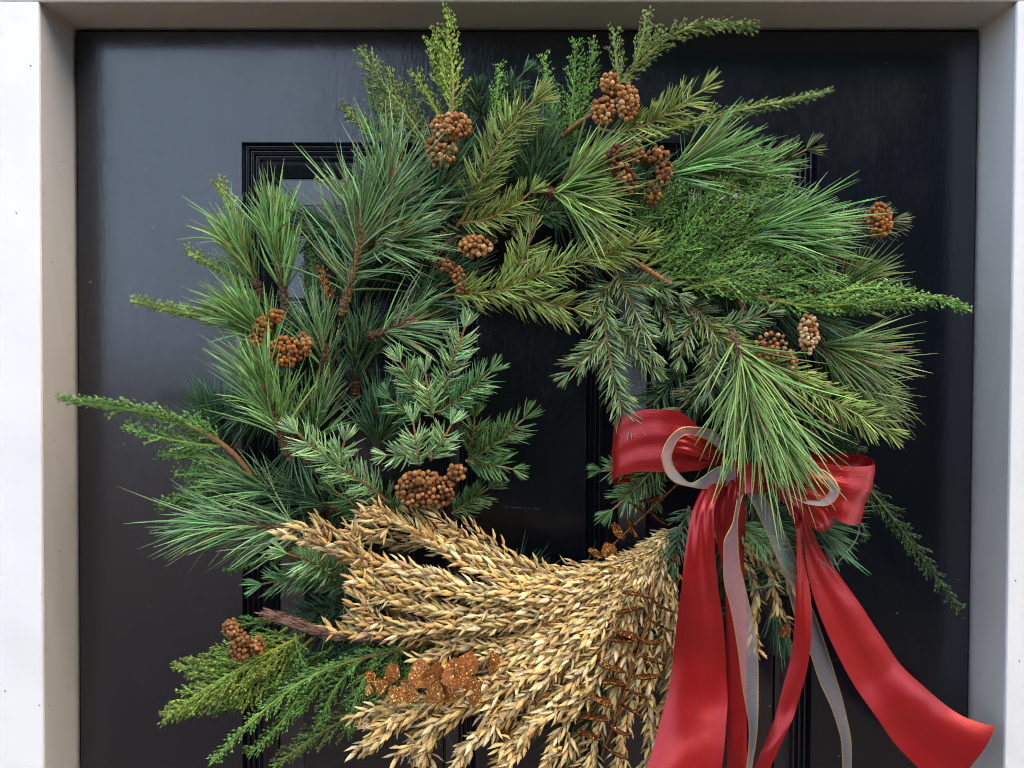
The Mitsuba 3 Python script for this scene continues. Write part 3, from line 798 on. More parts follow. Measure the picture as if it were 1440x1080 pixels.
for ells, h0, tone, r0, lab in BC:
    key = numbered('wreath__berry_cluster')
    note(key, lab)
    r0 *= 0.72
    spots = []
    cx0, cy0 = np.mean([e[0] for e in ells]), np.mean([e[1] for e in ells])
    loose = 1.25 if tone == 'rust' and ells[0][0] == 1085 else 0.98
    for ex, ey, rx, ry in ells:
        for _ in range(1400):
            a, q = rng.random() * 2 * math.pi, math.sqrt(rng.random())
            x, y = ex + rx * q * math.cos(a), ey + ry * q * math.sin(a)
            if all((x - s[0]) ** 2 + (y - s[1]) ** 2 > (r0 * 1.62 * loose) ** 2 for s in spots):
                spots.append((x, y, h0 + 5 * (1 - q * q) + 1.8 * rng.normal(), 0))
        for _ in range(500):                                          # a lower layer that fills the gaps
            a, q = rng.random() * 2 * math.pi, math.sqrt(rng.random())
            x, y = ex + rx * q * math.cos(a), ey + ry * q * math.sin(a)
            if loose < 1.1 and all((x - s[0]) ** 2 + (y - s[1]) ** 2 > (r0 * 1.75) ** 2 for s in spots if s[3] == 1) and len(spots) < 400:
                spots.append((x, y, h0 - 4 + 5 * (1 - q * q), 1))
    root = at(cx0 + 6, cy0 + 12, max(h0 - 40, 20) / 1000)
    st = MB()
    for x, y, hh, layer in spots:
        c = at(x, y, hh / 1000)
        r = r0 * mpp(hh / 1000) * (0.82 + 0.36 * rng.random())
        tn = tone
        q = rng.random()
        if q < 0.16:
            tn = 'tan' if tone != 'tan' else 'pale'
        elif q < 0.34:
            tn = 'brown' if tone not in ('brown', 'dark') else 'dark'
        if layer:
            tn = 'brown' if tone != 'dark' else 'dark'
        if ells[0][0] == 1085 and q > 0.84:
            tn = 'pale'
        berries.append((key, c, r, tn, layer))
        if layer == 0:
            s = np.linspace(0, 1, 5)[:, None]
            mid = np.array([0, -0.004, 0.0])
            st.tubes((root * (1 - s) + c * s + mid * s * (1 - s))[None], np.full((1, 5), 0.00055), (0.16, 0.09, 0.05), 3)
    st.put(key + '__stalks', 'bark', 'stuff')
order = sorted(range(len(berries)), key=lambda i: (berries[i][4], -berries[i][2]))
chosen = set(order[:300])
rest = {}
SPH = trimesh.creation.icosphere(subdivisions=1)
for i, (key, c, r, tn, layer) in enumerate(berries):
    if i in chosen:
        ax = unit(rng.normal(size=3))
        scene[numbered(key + '__berry')] = {**berry_protos[i % 4], 'bsdf': {'type': 'ref', 'id': 'berry_' + tn},
                                            'to_world': T().translate(c.tolist()).rotate(ax.tolist(), 360 * rng.random()).scale(float(r))}
    else:
        v = SPH.vertices * r * (1 + 0.16 * (meshkit.noise(SPH.vertices * 2.3 + i, 5)[:, None] - 0.5) * 2) + c
        rest.setdefault(key, MB()).add(v, SPH.faces, jitter(BERRY_TONES[tn], 1, 0.15)[0])
for key, mb in rest.items():
    mb.put(key + '__hidden_berries', 'berry_skin', 'stuff')

# --- dried grain spikes
ring = np.arange(6) * np.pi / 3


def husk_proto(k):
    rs = np.random.default_rng(k)
    V = [[0, 0, 0]]
    for t, r in ((0.22, 0.75), (0.50, 1.0), (0.80, 0.55)):
        bow = 0.10 * math.sin(t * math.pi) * (1 if k % 2 else -0.4)
        for a in ring:
            keel = 1.25 if abs(a - np.pi / 2) < 0.1 else 0.9
            V.append([0.135 * r * math.cos(a) * (1 + 0.1 * rs.normal()), 0.085 * r * keel * math.sin(a) + bow, t])
    V.append([0, 0.02, 1.0 + 0.05 * rs.normal()])
    F = [[0, 1 + (j + 1) % 6, 1 + j] for j in range(6)]
    for q in range(2):
        for j in range(6):
            a, b = 1 + q * 6 + j, 1 + q * 6 + (j + 1) % 6
            F += [[a, b, b + 6], [a, b + 6, a + 6]]
    F += [[19, 13 + j, 13 + (j + 1) % 6] for j in range(6)]
    return np.array(V), np.array(F)


HP = [husk_proto(k) for k in range(4)]
HPLY = [mikit.ply(p, smooth=50) for p in HP]
O = (952, 742, 98)
GR = [
    [O, (900, 776, 110), (800, 812, 118), (690, 826, 122), (560, 800, 120), (478, 778, 118), (424, 750, 114)],
    [O, (895, 782, 108), (810, 812, 116), (715, 806, 116), (620, 766, 116), (560, 740, 116), (492, 738, 112)],
    [O, (890, 785, 104), (810, 818, 110), (740, 812, 110), (670, 778, 112), (600, 742, 112), (552, 722, 112), (515, 728, 110)],
    [O, (895, 780, 100), (820, 815, 104), (755, 812, 106), (700, 781, 108), (655, 757, 108), (621, 746, 108)],
    [O, (890, 788, 112), (800, 826, 120), (700, 830, 124), (600, 800, 122), (530, 785, 120), (474, 772, 116)],
    [O, (890, 790, 112), (800, 832, 120), (700, 842, 124), (600, 822, 124), (535, 812, 120), (500, 790, 118)],
    [O, (890, 795, 110), (800, 840, 116), (710, 852, 120), (610, 846, 120), (560, 838, 120), (514, 838, 116)],
    [O, (890, 795, 112), (800, 842, 118), (700, 862, 122), (600, 860, 122), (548, 845, 120), (522, 822, 118)],
    [O, (895, 800, 112), (810, 850, 118), (720, 878, 122), (620, 886, 122), (540, 888, 120), (482, 876, 116)],
    [O, (895, 800, 110), (820, 845, 114), (720, 870, 118), (620, 878, 120), (545, 876, 120), (502, 858, 118)],
    [O, (890, 800, 106), (800, 850, 110), (700, 895, 112), (640, 912, 112), (590, 945, 110)],
    [O, (895, 805, 110), (830, 860, 118), (750, 905, 124), (660, 962, 126), (570, 1008, 124), (507, 1052, 120)],
    [O, (898, 810, 112), (845, 862, 120), (780, 915, 126), (690, 975, 130), (615, 1022, 128), (572, 1072, 124)],
    [O, (900, 815, 112), (855, 872, 120), (795, 932, 126), (720, 988, 128), (660, 1040, 128), (628, 1090, 124)],
    [O, (902, 815, 110), (868, 875, 118), (822, 938, 124), (765, 1002, 126), (725, 1060, 126), (702, 1115, 122)],
    [O, (908, 820, 110), (880, 885, 116), (845, 950, 120), (805, 1015, 122), (772, 1100, 120)],
    [O, (915, 820, 108), (895, 885, 114), (872, 955, 118), (845, 1025, 120), (822, 1112, 118)],
    [O, (925, 820, 106), (912, 890, 112), (898, 960, 114), (884, 1030, 116), (870, 1112, 114)],
    [O, (935, 815, 104), (930, 890, 108), (926, 960, 110), (918, 1030, 112), (905, 1105, 110)],
    [(955, 742, 92), (945, 815, 98), (945, 890, 102), (940, 960, 104), (930, 1050, 104)],
    [O, (890, 798, 100), (810, 846, 106), (730, 866, 108), (660, 890, 108), (605, 905, 106)],
    [O, (895, 808, 108), (835, 862, 116), (760, 920, 122), (665, 965, 124), (570, 990, 122), (510, 1030, 118)],
    [O, (890, 805, 104), (820, 862, 110), (730, 918, 116), (640, 968, 118), (560, 1015, 116), (520, 1058, 112)],
    [O, (896, 812, 104), (838, 868, 110), (765, 930, 116), (680, 985, 118), (610, 1045, 116), (590, 1085, 112)],
    [O, (900, 812, 106), (850, 862, 112), (780, 892, 118), (720, 905, 120), (690, 935, 118)],
    [O, (902, 812, 106), (860, 850, 114), (800, 885, 122), (745, 930, 126), (715, 972, 124), (690, 1010, 120)],
    [O, (905, 812, 108), (862, 862, 118), (830, 895, 122), (760, 935, 128), (700, 955, 128), (668, 980, 124)],
    [O, (905, 815, 108), (875, 880, 116), (830, 955, 122), (780, 1000, 126), (745, 1035, 126), (722, 1052, 122)],
    [O, (910, 800, 104), (890, 830, 110), (885, 858, 112), (880, 882, 110)],
    [O, (880, 800, 98), (790, 846, 100), (700, 868, 102), (640, 866, 102), (590, 856, 100)],
    [(990, 745, 70), (1040, 770, 76), (1080, 800, 80), (1098, 835, 80), (1105, 872, 78)],
    [(990, 750, 68), (1035, 780, 74), (1060, 825, 78), (1068, 870, 78), (1068, 914, 76)],
    [(1000, 740, 72), (1050, 765, 78), (1090, 795, 80), (1112, 832, 78)],
    [(1010, 745, 66), (1055, 760, 70), (1080, 775, 72), (1095, 780, 72)],
]
extra = []
for k, p in enumerate(GR[:30]):
    dx, dy = rng.normal(size=2) * 8
    extra.append([(x + dx * min(j, 3) / 2, y + dy * min(j, 3) / 2, hh - 16) for j, (x, y, hh) in enumerate(p[:-1])])
    if k % 3 == 0:
        dx, dy = rng.normal(size=2) * 10
        extra.append([(x + dx * min(j, 3) / 2, y + dy * min(j, 3) / 2, hh - 30) for j, (x, y, hh) in enumerate(p)])
for p in GR[:30]:                                                     # short side spikes near the tips
    (x1, y1, h1), (x2, y2, h2) = p[-2], p[-1]
    for sgn in (-1, 1):
        if rng.random() < 0.75:
            f = 0.1 + 0.5 * rng.random()
            bx, by = x1 + (x2 - x1) * f, y1 + (y2 - y1) * f
            w = math.atan2(y2 - y1, x2 - x1) + sgn * (0.30 + 0.35 * rng.random())
            ln = 34 + 34 * rng.random()
            extra.append([(bx, by, h1), (bx + ln * 0.5 * math.cos(w), by + ln * 0.5 * math.sin(w), h1 + 5), (bx + ln * math.cos(w - sgn * 0.25), by + ln * math.sin(w - sgn * 0.25), h1 + 4)])
husks = []
for k, pts in enumerate(GR + extra):
    key = numbered('wreath__grain_spike')
    wig = 5.0 * rng.normal(size=(len(pts), 2)) * np.minimum(np.arange(len(pts)), 3)[:, None] / 3
    pts = [(x + wx, y + wy, hh) for (x, y, hh), (wx, wy) in zip(pts, wig)]
    X, tg, length = spline(pts, 160)
    stem_mesh(X, 0.0011, 0.0006, (0.45, 0.33, 0.16), 0.1, 5).put(key + '__stem', 'bark')
    n = int(length / 0.0028)
    back = k >= len(GR)
    for j in range(n):
        u = (j + 0.3 * rng.random()) / n
        if u < 0.03 and length > 0.06:
            continue
        i = min(int(u * (len(X) - 1)), len(X) - 1)
        t = tg[i]
        side = unit(np.cross(t, OUT))
        nn = np.cross(side, t)
        for e in range(2):
            w = (j % 2) * (np.pi / 2) * 0.8 + e * np.pi + 0.45 * rng.normal() + 0.35
            rad = side * math.cos(w) + nn * math.sin(w)
            if back and rad[1] > 0.3:
                continue
            tip = max(0.0, (u - 0.93) / 0.07)
            a = math.radians(27 + 10 * rng.normal() - 4 * tip + (26 * rng.random() if rng.random() < 0.22 else 0))
            d = unit(t * math.cos(a) + rad * math.sin(a))
            L = 0.0146 * (0.8 + 0.35 * rng.random()) * (0.8 + 0.2 * min(1, (1 - u) / 0.12)) * (0.62 + 0.38 * min(1, (u + (0.4 if length < 0.06 else 0)) / 0.45))
            husks.append((key, X[i] + rad * 0.0012, d, rad, L, int(rng.integers(4)), k))
shown = sorted((i for i in range(len(husks)) if husks[i][1][2] > at(720, 1075, 0.12)[2]), key=lambda i: husks[i][1][1] - 0.5 * husks[i][4])[:300]
shown = set(shown)
massed = {}
for i, (key, p, d, rad, L, v, k) in enumerate(husks):
    y = unit(rad - d * (rad @ d))
    x = np.cross(y, d)
    wd = L * (0.84 + 0.40 * rng.random())
    M = np.stack([x * wd, y * wd, d * L], 1)
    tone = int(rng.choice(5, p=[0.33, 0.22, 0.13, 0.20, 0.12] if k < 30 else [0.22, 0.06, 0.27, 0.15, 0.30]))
    if i in shown:
        m4 = np.eye(4); m4[:3, :3] = M; m4[:3, 3] = p
        scene[numbered(key + '__husk')] = {**HPLY[v], 'bsdf': {'type': 'ref', 'id': f'husk_skin_{tone}'}, 'to_world': T(m4.tolist())}
    else:
        V, F = HP[v]
        massed.setdefault(key, MB()).add(V @ M.T + p, F, jitter(HUSK_TONES[tone], 1, 0.14, 0.04)[0])
scene['husk_vc'] = prin(VC, 0.5, 0.35)
for key, mb in massed.items():
    mb.put(key + '__husk_mass', 'husk_vc', 'stuff')

# --- copper glitter leaves
COP = np.array([0.30, 0.085, 0.020])


def leaf(c, ax, ay, L, W, key, dark=1.0, flakes=320):
    """An oval leaf, cupped, 0.5 mm thick, covered with small glitter flakes. ax: from stalk to tip; ay: across."""
    ax, ay = unit(ax), unit(ay)
    ay = unit(ay - ax * (ax @ ay))
    nz = np.cross(ax, ay)
    nr, na = 5, 16
    V, wave = [c + nz * 0.0], 6.28 * rng.random()
    for r in range(1, nr + 1):
        for k in range(na):
            w = 2 * math.pi * k / na
            f = r / nr
            x, y = f * math.cos(w) * L / 2, f * math.sin(w) * W / 2 * (1 - 0.12 * math.cos(w))
            k1 = 1 + 0.10 * f * math.sin(3 * w + wave) + 0.06 * f * math.sin(5 * w + 2 * wave)
            V.append(c + (ax * x + ay * y) * k1 + nz * (0.30 * abs(y) - 0.10 * W * f * f + 0.05 * W * f * math.sin(2 * w + wave)))
    V = np.array(V)
    F = [[0, 1 + k, 1 + (k + 1) % na] for k in range(na)]
    for r in range(nr - 1):
        for k in range(na):
            a, b = 1 + r * na + k, 1 + r * na + (k + 1) % na
            F += [[a, a + na, b + na], [a, b + na, b]]
    F = np.array(F)
    mb = MB()
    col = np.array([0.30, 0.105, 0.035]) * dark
    mb.add(V + nz * 0.00025, F, col)
    mb.add(V - nz * 0.00025, F[:, ::-1], col)
    f, w = np.sqrt(rng.random(flakes * 2)), rng.random(flakes * 2) * 2 * np.pi
    x, y = f * np.cos(w) * L / 2, f * np.sin(w) * W / 2 * (1 - 0.12 * np.cos(w))
    k1 = (1 + 0.10 * f * np.sin(3 * w + wave) + 0.06 * f * np.sin(5 * w + 2 * wave))[:, None]
    P = c + (ax * x[:, None] + ay * y[:, None]) * k1 + nz * (0.30 * np.abs(y) - 0.10 * W * f * f + 0.05 * W * f * np.sin(2 * w + wave))[:, None]
    sg = np.where(np.arange(flakes * 2) % 2 == 0, 1, -1)[:, None]
    n = unit(nz * sg + 0.45 * rng.normal(size=(flakes * 2, 3)))
    e = unit(np.cross(n, rng.normal(size=(flakes * 2, 3))))
    g2 = np.cross(n, e)
    s = 0.00058 * (0.6 + 0.8 * rng.random((flakes * 2, 1)))
    P = P + nz * sg * 0.0006
    Q = np.stack([P + e * s, P - e * 0.5 * s + g2 * 0.87 * s, P - e * 0.5 * s - g2 * 0.87 * s], 1).reshape(-1, 3)
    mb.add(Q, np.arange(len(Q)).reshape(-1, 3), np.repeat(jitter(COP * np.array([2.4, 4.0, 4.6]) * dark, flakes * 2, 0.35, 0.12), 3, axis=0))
    nl, nf = 2 * len(V), len(Q)
    mb.put(key, 'copper_glitter', uv=np.repeat(np.r_[np.zeros(nl), np.ones(nf)][:, None], 2, axis=1))


def copper(pts, leaves, label):
    """leaves: (centre x, y, h, length px, width px, direction in degrees (0 right, 90 up), pitch of the face) on a glitter stem."""
    key = numbered('wreath__copper_spray')
    note(key, label)
    if pts:
        X, tg, _ = spline(pts, 60)
        mb = stem_mesh(X, 0.0010, 0.0007, COP * np.array([0.9, 1.0, 1.1]), 0.2, 6)
        mb.put(key + '__stem', 'copper_glitter', uv=np.full((mb.n, 2), 0.6))
    for x, y, hh, L, W, deg, pitch in leaves:
        c = at(x, y, hh / 1000)
        q = mpp(hh / 1000)
        r = math.radians(deg)
        ax = np.array([math.cos(r), 0.12 * rng.normal(), math.sin(r)])
        ac = np.array([-math.sin(r), 0, math.cos(r)])
        p = math.radians(pitch)
        leaf(c, ax, ac * math.cos(p) + OUT * math.sin(p), L * q, W * q, numbered(key + '__leaf'), 0.55 if pitch > 40 else 1.0)  # steep leaves get a darker colour, standing in for the shadow on them


copper([(730, 952, 128), (640, 957, 138), (560, 958, 140), (516, 960, 140)],
       [(521, 951, 141, 20, 14, 110, 15), (519, 970, 141, 16, 11, 250, 20), (535, 965, 142, 25, 20, 240, 10), (551, 947, 143, 30, 22, 75, 15), (557, 977, 142, 28, 24, 235, 10),
        (575, 974, 143, 32, 26, 280, 10), (592, 948, 144, 40, 34, 110, 10), (609, 950, 142, 42, 32, 60, 25), (612, 976, 143, 34, 27, 250, 15), (629, 973, 142, 34, 26, 285, 20),
        (640, 948, 144, 44, 36, 95, 15), (655, 938, 142, 46, 32, 70, 20), (664, 972, 141, 42, 28, 275, 20), (694, 932, 132, 34, 18, 85, 25)],
       'copper glitter leaf spray lying flat on the lower left of the grain')
lv = []
for x, y in ((915, 845), (908, 872), (902, 898), (893, 915), (884, 942), (876, 968), (868, 992), (858, 1020), (848, 1045)):
    for s in (0, 1):
        dx = 19 if s else -19
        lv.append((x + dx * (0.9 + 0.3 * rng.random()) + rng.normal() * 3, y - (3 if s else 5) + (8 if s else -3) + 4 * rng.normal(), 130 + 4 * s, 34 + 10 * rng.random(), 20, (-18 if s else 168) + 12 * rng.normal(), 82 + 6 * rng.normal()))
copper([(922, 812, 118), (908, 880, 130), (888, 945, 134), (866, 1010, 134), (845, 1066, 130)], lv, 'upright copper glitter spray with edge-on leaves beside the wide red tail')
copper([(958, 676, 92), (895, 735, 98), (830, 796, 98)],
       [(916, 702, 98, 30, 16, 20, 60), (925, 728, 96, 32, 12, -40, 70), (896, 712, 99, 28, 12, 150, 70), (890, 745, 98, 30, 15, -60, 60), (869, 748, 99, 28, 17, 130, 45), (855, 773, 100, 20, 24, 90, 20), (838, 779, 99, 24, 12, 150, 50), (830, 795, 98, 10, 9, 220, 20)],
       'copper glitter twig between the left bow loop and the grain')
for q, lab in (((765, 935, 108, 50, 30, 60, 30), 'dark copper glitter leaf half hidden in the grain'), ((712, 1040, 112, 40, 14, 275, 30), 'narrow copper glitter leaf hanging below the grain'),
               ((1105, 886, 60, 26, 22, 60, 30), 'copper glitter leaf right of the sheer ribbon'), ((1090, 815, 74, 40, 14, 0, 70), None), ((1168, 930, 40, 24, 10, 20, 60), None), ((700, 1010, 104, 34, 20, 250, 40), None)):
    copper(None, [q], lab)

# ------------------------------------------------------------------ the bow, tied on in front of the wreath
labels['ribbon_bow'] = {'label': 'red satin bow with long tails and sheer gold-edged ribbon on the right of the wreath', 'category': 'bow'}


def ribbon(stations, key, bsdf, n=72, m=14, pleat=0.0, cup=0.0, edge=False, thick=0.00035, cup2=0.0):
    """stations: ((x, y, h), (x, y, h)) for the two edges along the ribbon."""
    A = np.array([at(*s[0][:2], s[0][2] / 1000) for s in stations])
    B = np.array([at(*s[1][:2], s[1][2] / 1000) for s in stations])
    mid = (A + B) / 2
    s = np.r_[0, np.cumsum(np.maximum(np.linalg.norm(np.diff(mid, axis=0), axis=1), 1e-4))]
    u = np.linspace(0, s[-1], n)
    from scipy.interpolate import PchipInterpolator
    a, b = PchipInterpolator(s, A)(u), PchipInterpolator(s, B)(u)
    ker = np.exp(-np.linspace(-1.6, 1.6, 7) ** 2); ker /= ker.sum()
    sm = lambda q: np.stack([np.convolve(np.pad(q[:, k], 3, mode='reflect', reflect_type='odd'), ker, 'valid') for k in range(3)], 1)
    a, b = sm(a), sm(b)
    w = np.linspace(0, 1, m)
    G = a[:, None] * (1 - w[:, None]) + b[:, None] * w[:, None]
    du, dv = np.gradient(G, axis=0), np.gradient(G, axis=1)
    N = unit(np.cross(du, dv))
    flip = np.sign((N * OUT).sum(-1).mean()) or 1.0
    wid = np.linalg.norm(b - a, axis=1)[:, None, None]
    ripple = (meshkit.noise(np.stack([np.broadcast_to(u[:, None] * 28, (n, m)), np.broadcast_to(w * 1.4, (n, m)), np.full((n, m), 3.3 + len(key))], -1)) - 0.5)
    G = G + N * flip * (wid * cup * (1 - (2 * w - 1) ** 2)[None, :, None] + wid * cup2 * np.sin(2 * np.pi * w)[None, :, None]) + N * (0.0065 * ripple[..., None] if bsdf == 'red_satin' else 0.0012 * ripple[..., None])
    if pleat:                                                         # gathers that run out from the knot
        ph = 2 * np.pi * (w * 2.6 + 0.25 * np.sin(u[:, None] * 30))
        G = G + N * flip * (pleat * np.exp(-u / 0.055)[:, None] * np.sin(ph) * np.minimum(1, wid[..., 0] / 0.02))[..., None]
    du, dv = np.gradient(G, axis=0), np.gradient(G, axis=1)
    N = unit(np.cross(du, dv))
    uv = np.stack([np.broadcast_to(w * float(np.median(wid)), (n, m)), np.broadcast_to(u[:, None], (n, m))], -1).reshape(-1, 2)
    i, j = np.meshgrid(np.arange(n - 1), np.arange(m - 1), indexing='ij')
    q = np.stack([i * m + j, (i + 1) * m + j, (i + 1) * m + j + 1, i * m + j + 1], -1).reshape(-1, 4)
    f = np.vstack([q[:, [0, 1, 2]], q[:, [0, 2, 3]]])
    if thick:
        V = np.vstack([(G + N * thick / 2).reshape(-1, 3), (G - N * thick / 2).reshape(-1, 3)])
        F = np.vstack([f, f[:, ::-1] + n * m])
        UV = np.vstack([uv, uv])
        k = n * m
        rim = []
        for e in (0, m - 1):
            idx = np.arange(n) * m + e
            V = np.vstack([V, V[idx], V[idx + n * m]]); UV = np.vstack([UV, uv[idx], uv[idx]])
            base = len(V) - 2 * n
            ii = np.arange(n - 1)
            F = np.vstack([F, np.stack([base + ii, base + ii + 1, base + n + ii + 1], 1), np.stack([base + ii, base + n + ii + 1, base + n + ii], 1)])
    else:
        V, F, UV = G.reshape(-1, 3), f, uv
    V = V.copy(); V[:, 1] = np.minimum(V[:, 1], -0.002)
    scene[key] = mikit.ply((V, F), bsdf, smooth=True, uv=UV)
    if edge:
        mb = MB()
        for e in (0, m - 1):
            C = np.repeat(G[:, e], 3, axis=0)
            x = np.linspace(0, n - 1, n * 4)
            C = np.stack([np.interp(x, np.arange(n), G[:, e, k]) for k in range(3)], 1)
            mb.tubes(C[None], (0.00042 + 0.00022 * (np.arange(n * 4) % 2))[None], (0.72, 0.5, 0.2), 5)
        mb.put(key + '__gold_edge', 'gold_thread')


def tail(L, R, hs, key, bsdf, **kw):
    ribbon([((*a, h), (*b, h2)) for a, b, (h, h2) in zip(L, R, hs)], key, bsdf, **kw)


RB = 'ribbon_bow__'


def H(a, b, n, da=0.0, wav=0.0):
    return [(a + (b - a) * k / (n - 1) + wav * math.sin(k * 1.7), a + (b - a) * k / (n - 1) + da - wav * math.sin(k * 1.7)) for k in range(n)]


# tails
k = numbered(RB + 'tail'); note(k, 'widest red satin tail, left of the others')
tail([(1005, 668), (985, 692), (973, 720), (966, 760), (960, 803), (954, 860), (947, 927), (938, 975), (927, 1020), (908, 1085), (890, 1130)],
     [(1025, 668), (1012, 692), (1003, 720), (1005, 760), (1008, 803), (1014, 860), (1021, 940), (1023, 975), (1021, 1020), (1015, 1085), (1010, 1130)],
     [(118, 122), (128, 138), (140, 150), (148, 152), (150, 146), (142, 132), (130, 124), (130, 130), (138, 142), (156, 158), (166, 166)], k, 'red_satin', pleat=0.0022, n=110, m=18, cup=0.05, cup2=0.03)
k = numbered(RB + 'tail'); note(k, 'narrow red satin tail partly under the sheer ribbon')
tail([(1020, 668), (1008, 692), (1003, 720), (1008, 760), (1016, 803), (1021, 870), (1022, 950), (1023, 1020), (1022, 1085), (1022, 1130)],
     [(1045, 664), (1048, 692), (1048, 720), (1048, 760), (1047, 803), (1049, 870), (1050, 950), (1050, 1020), (1050, 1085), (1050, 1130)],
     [(116, 122), (124, 132), (122, 128), (118, 112), (116, 108), (112, 110), (110, 112), (110, 114), (112, 112), (112, 112)], k, 'red_satin', pleat=0.0022, n=110, cup=0.10)
k = numbered(RB + 'tail'); note(k, 'narrow red satin tail curving down between the sheer ribbons')
tail([(1078, 668), (1098, 700), (1116, 735), (1120, 780), (1118, 837), (1115, 903), (1100, 970), (1080, 1037), (1060, 1082), (1045, 1120)],
     [(1098, 664), (1118, 695), (1127, 735), (1130, 780), (1140, 837), (1138, 920), (1123, 985), (1110, 1022), (1082, 1082), (1068, 1120)],
     [(118, 124), (124, 134), (136, 116), (132, 108), (124, 116), (120, 122), (118, 124), (118, 126), (120, 124), (120, 124)], k, 'red_satin', pleat=0.0022, n=110, cup=0.08)
k = numbered(RB + 'tail'); note(k, 'wide red satin tail sweeping out to the right jamb')
tail([(1085, 690), (1115, 722), (1128, 755), (1134, 800), (1149, 858), (1176, 918), (1211, 980), (1250, 1034), (1292, 1080), (1338, 1118)],
     [(1100, 672), (1128, 705), (1144, 750), (1172, 795), (1205, 845), (1238, 894), (1281, 949), (1320, 984), (1360, 1010), (1401, 1022)],
     [(112, 116), (114, 118), (106, 98), (104, 88), (100, 78), (94, 70), (86, 64), (80, 62), (76, 66), (72, 70)], k, 'red_satin', pleat=0.0022, n=110, m=18, cup=0.04, cup2=-0.03)
# loops
k = numbered(RB + 'loop'); note(k, 'left loop of the red satin bow')
tail([(1020, 640), (998, 622), (980, 598), (950, 577), (915, 575), (885, 583), (867, 592), (864, 597), (872, 604), (900, 606), (950, 612), (1005, 640)],
     [(1020, 652), (1000, 656), (980, 662), (945, 664), (905, 663), (878, 667), (861, 675), (862, 679), (874, 682), (900, 674), (950, 666), (1005, 655)],
     [(116, 118), (124, 126), (128, 130), (130, 132), (126, 128), (120, 122), (110, 110), (96, 98), (86, 88), (80, 82), (84, 86), (100, 100)], k, 'red_satin', pleat=0.0022, n=130, m=16, cup=0.02)
k = numbered(RB + 'loop'); note(k, 'small inner loop inside the left sheer ring')
tail([(1020, 640), (985, 624), (962, 613), (950, 612), (948, 620), (960, 632), (990, 645)],
     [(1020, 655), (985, 644), (962, 638), (944, 636), (942, 642), (955, 658), (990, 658)],
     [(120, 122), (134, 136), (142, 142), (144, 142), (136, 134), (130, 130), (120, 120)], k, 'red_satin', pleat=0.0022, n=80, cup=0.03)
k = numbered(RB + 'loop'); note(k, 'right loop of the red satin bow')
tail([(1085, 668), (1115, 652), (1145, 650), (1180, 655), (1212, 656), (1229, 653), (1229, 648), (1216, 641), (1190, 638), (1150, 637), (1115, 645), (1085, 660)],
     [(1085, 690), (1118, 700), (1150, 716), (1178, 731), (1196, 738), (1209, 736), (1210, 730), (1198, 718), (1180, 706), (1150, 690), (1115, 680), (1085, 675)],
     [(118, 120), (128, 132), (134, 140), (134, 140), (128, 130), (114, 116), (104, 106), (92, 96), (86, 90), (86, 90), (94, 96), (106, 106)], k, 'red_satin', pleat=0.0022, n=130, m=18, cup=0.03, cup2=0.03)
k = numbered(RB + 'loop'); note(k, 'small lower loop under the right loop')
tail([(1080, 672), (1110, 682), (1140, 695), (1158, 708), (1171, 733), (1172, 738), (1160, 728), (1120, 700)],
     [(1080, 690), (1108, 706), (1128, 726), (1142, 742), (1149, 746), (1152, 747), (1146, 738), (1110, 705)],
     [(122, 122), (136, 136), (146, 144), (148, 144), (138, 136), (130, 128), (118, 118), (112, 112)], k, 'red_satin', pleat=0.0022, n=80, cup=0.04)
mb_pts = [((1030, 645, 118), (1030, 690, 118)), ((1040, 648, 136), (1042, 692, 136)), ((1058, 650, 142), (1060, 694, 142)), ((1078, 652, 134), (1080, 692, 134)), ((1086, 652, 114), (1088, 692, 114))]
ribbon(mb_pts, RB + 'knot', 'red_satin', n=40, cup=-0.06)
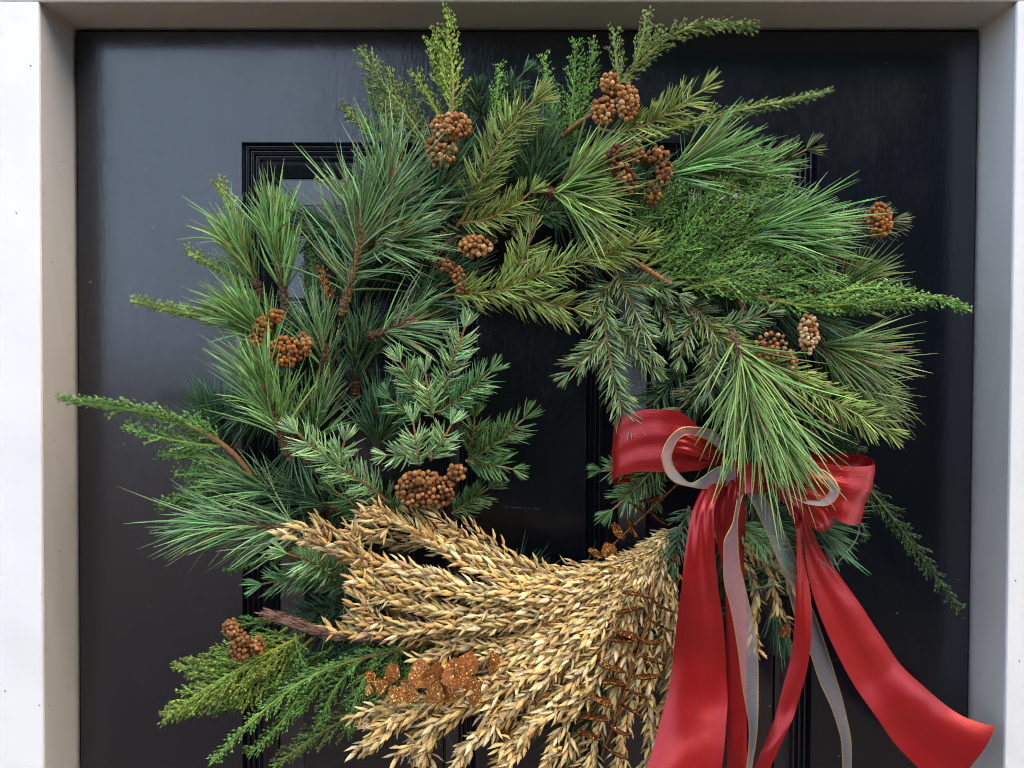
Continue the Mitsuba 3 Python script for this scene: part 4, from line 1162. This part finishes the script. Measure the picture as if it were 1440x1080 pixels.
# sheer ribbon
k = numbered(RB + 'sheer_tail'); note(k, 'sheer gold-edged tail hanging over the narrow red tail')
tail([(1040, 680), (1036, 705), (1031, 735), (1018, 765), (1018, 813), (1027, 853), (1037, 907), (1045, 970), (1054, 1030), (1050, 1085), (1046, 1120)],
     [(1052, 680), (1042, 705), (1037, 735), (1039, 787), (1046, 820), (1053, 850), (1063, 900), (1066, 953), (1065, 1020), (1056, 1085), (1050, 1120)],
     [(126, 130), (132, 134), (136, 134), (142, 134), (142, 132), (138, 130), (134, 128), (130, 128), (128, 132), (128, 124), (128, 124)], k, 'organza', n=110, cup=0.05, edge=True, thick=0)
k = numbered(RB + 'sheer_tail'); note(k, 'sheer gold-edged tail crossing behind the curved red tail')
tail([(1042, 680), (1057, 704), (1074, 739), (1094, 789), (1106, 817), (1115, 856), (1127, 890), (1139, 918), (1152, 957), (1172, 1003), (1184, 1050), (1185, 1085), (1184, 1120)],
     [(1058, 672), (1076, 700), (1094, 731), (1113, 770), (1123, 801), (1131, 830), (1146, 864), (1156, 894), (1174, 948), (1189, 1003), (1197, 1050), (1197, 1085), (1196, 1120)],
     [(128, 130), (134, 130), (132, 126), (126, 122), (120, 114), (108, 104), (98, 94), (92, 88), (88, 84), (86, 82), (84, 84), (84, 84), (84, 84)], k, 'organza', n=120, cup=0.05, edge=True, thick=0)
k = numbered(RB + 'sheer_loop'); note(k, 'sheer ring of gold-edged ribbon in front of the left loop')
tail([(1020, 622), (988, 602), (962, 601), (940, 618), (931, 642), (936, 664), (950, 679), (968, 684), (990, 687), (1016, 684), (1042, 674)],
     [(1020, 640), (987, 615), (966, 611), (951, 622), (944, 642), (948, 656), (960, 672), (972, 680), (990, 670), (1012, 656), (1042, 650)],
     [(130, 128), (146, 138), (154, 146), (158, 148), (158, 146), (154, 140), (146, 134), (138, 132), (130, 134), (126, 130), (124, 124)], k, 'organza_double', n=110, edge=True, thick=0)
k = numbered(RB + 'sheer_loop'); note(k, 'sheer ring of gold-edged ribbon in front of the right loop')
tail([(1090, 655), (1130, 653), (1155, 660), (1172, 674), (1180, 690), (1174, 703), (1157, 711), (1138, 709), (1112, 697), (1085, 680)],
     [(1090, 668), (1130, 662), (1152, 667), (1164, 677), (1168, 688), (1164, 697), (1154, 703), (1140, 702), (1118, 690), (1090, 670)],
     [(128, 126), (146, 140), (156, 148), (162, 152), (164, 152), (162, 150), (156, 146), (150, 144), (138, 138), (126, 126)], k, 'organza_double', n=110, edge=True, thick=0)
bare_stem([(1208, 738, 60), (1200, 765, 58), (1186, 782, 56), (1176, 795, 54)], 1.0, 0.7, (0.35, 0.33, 0.30), 'dry_tendril')
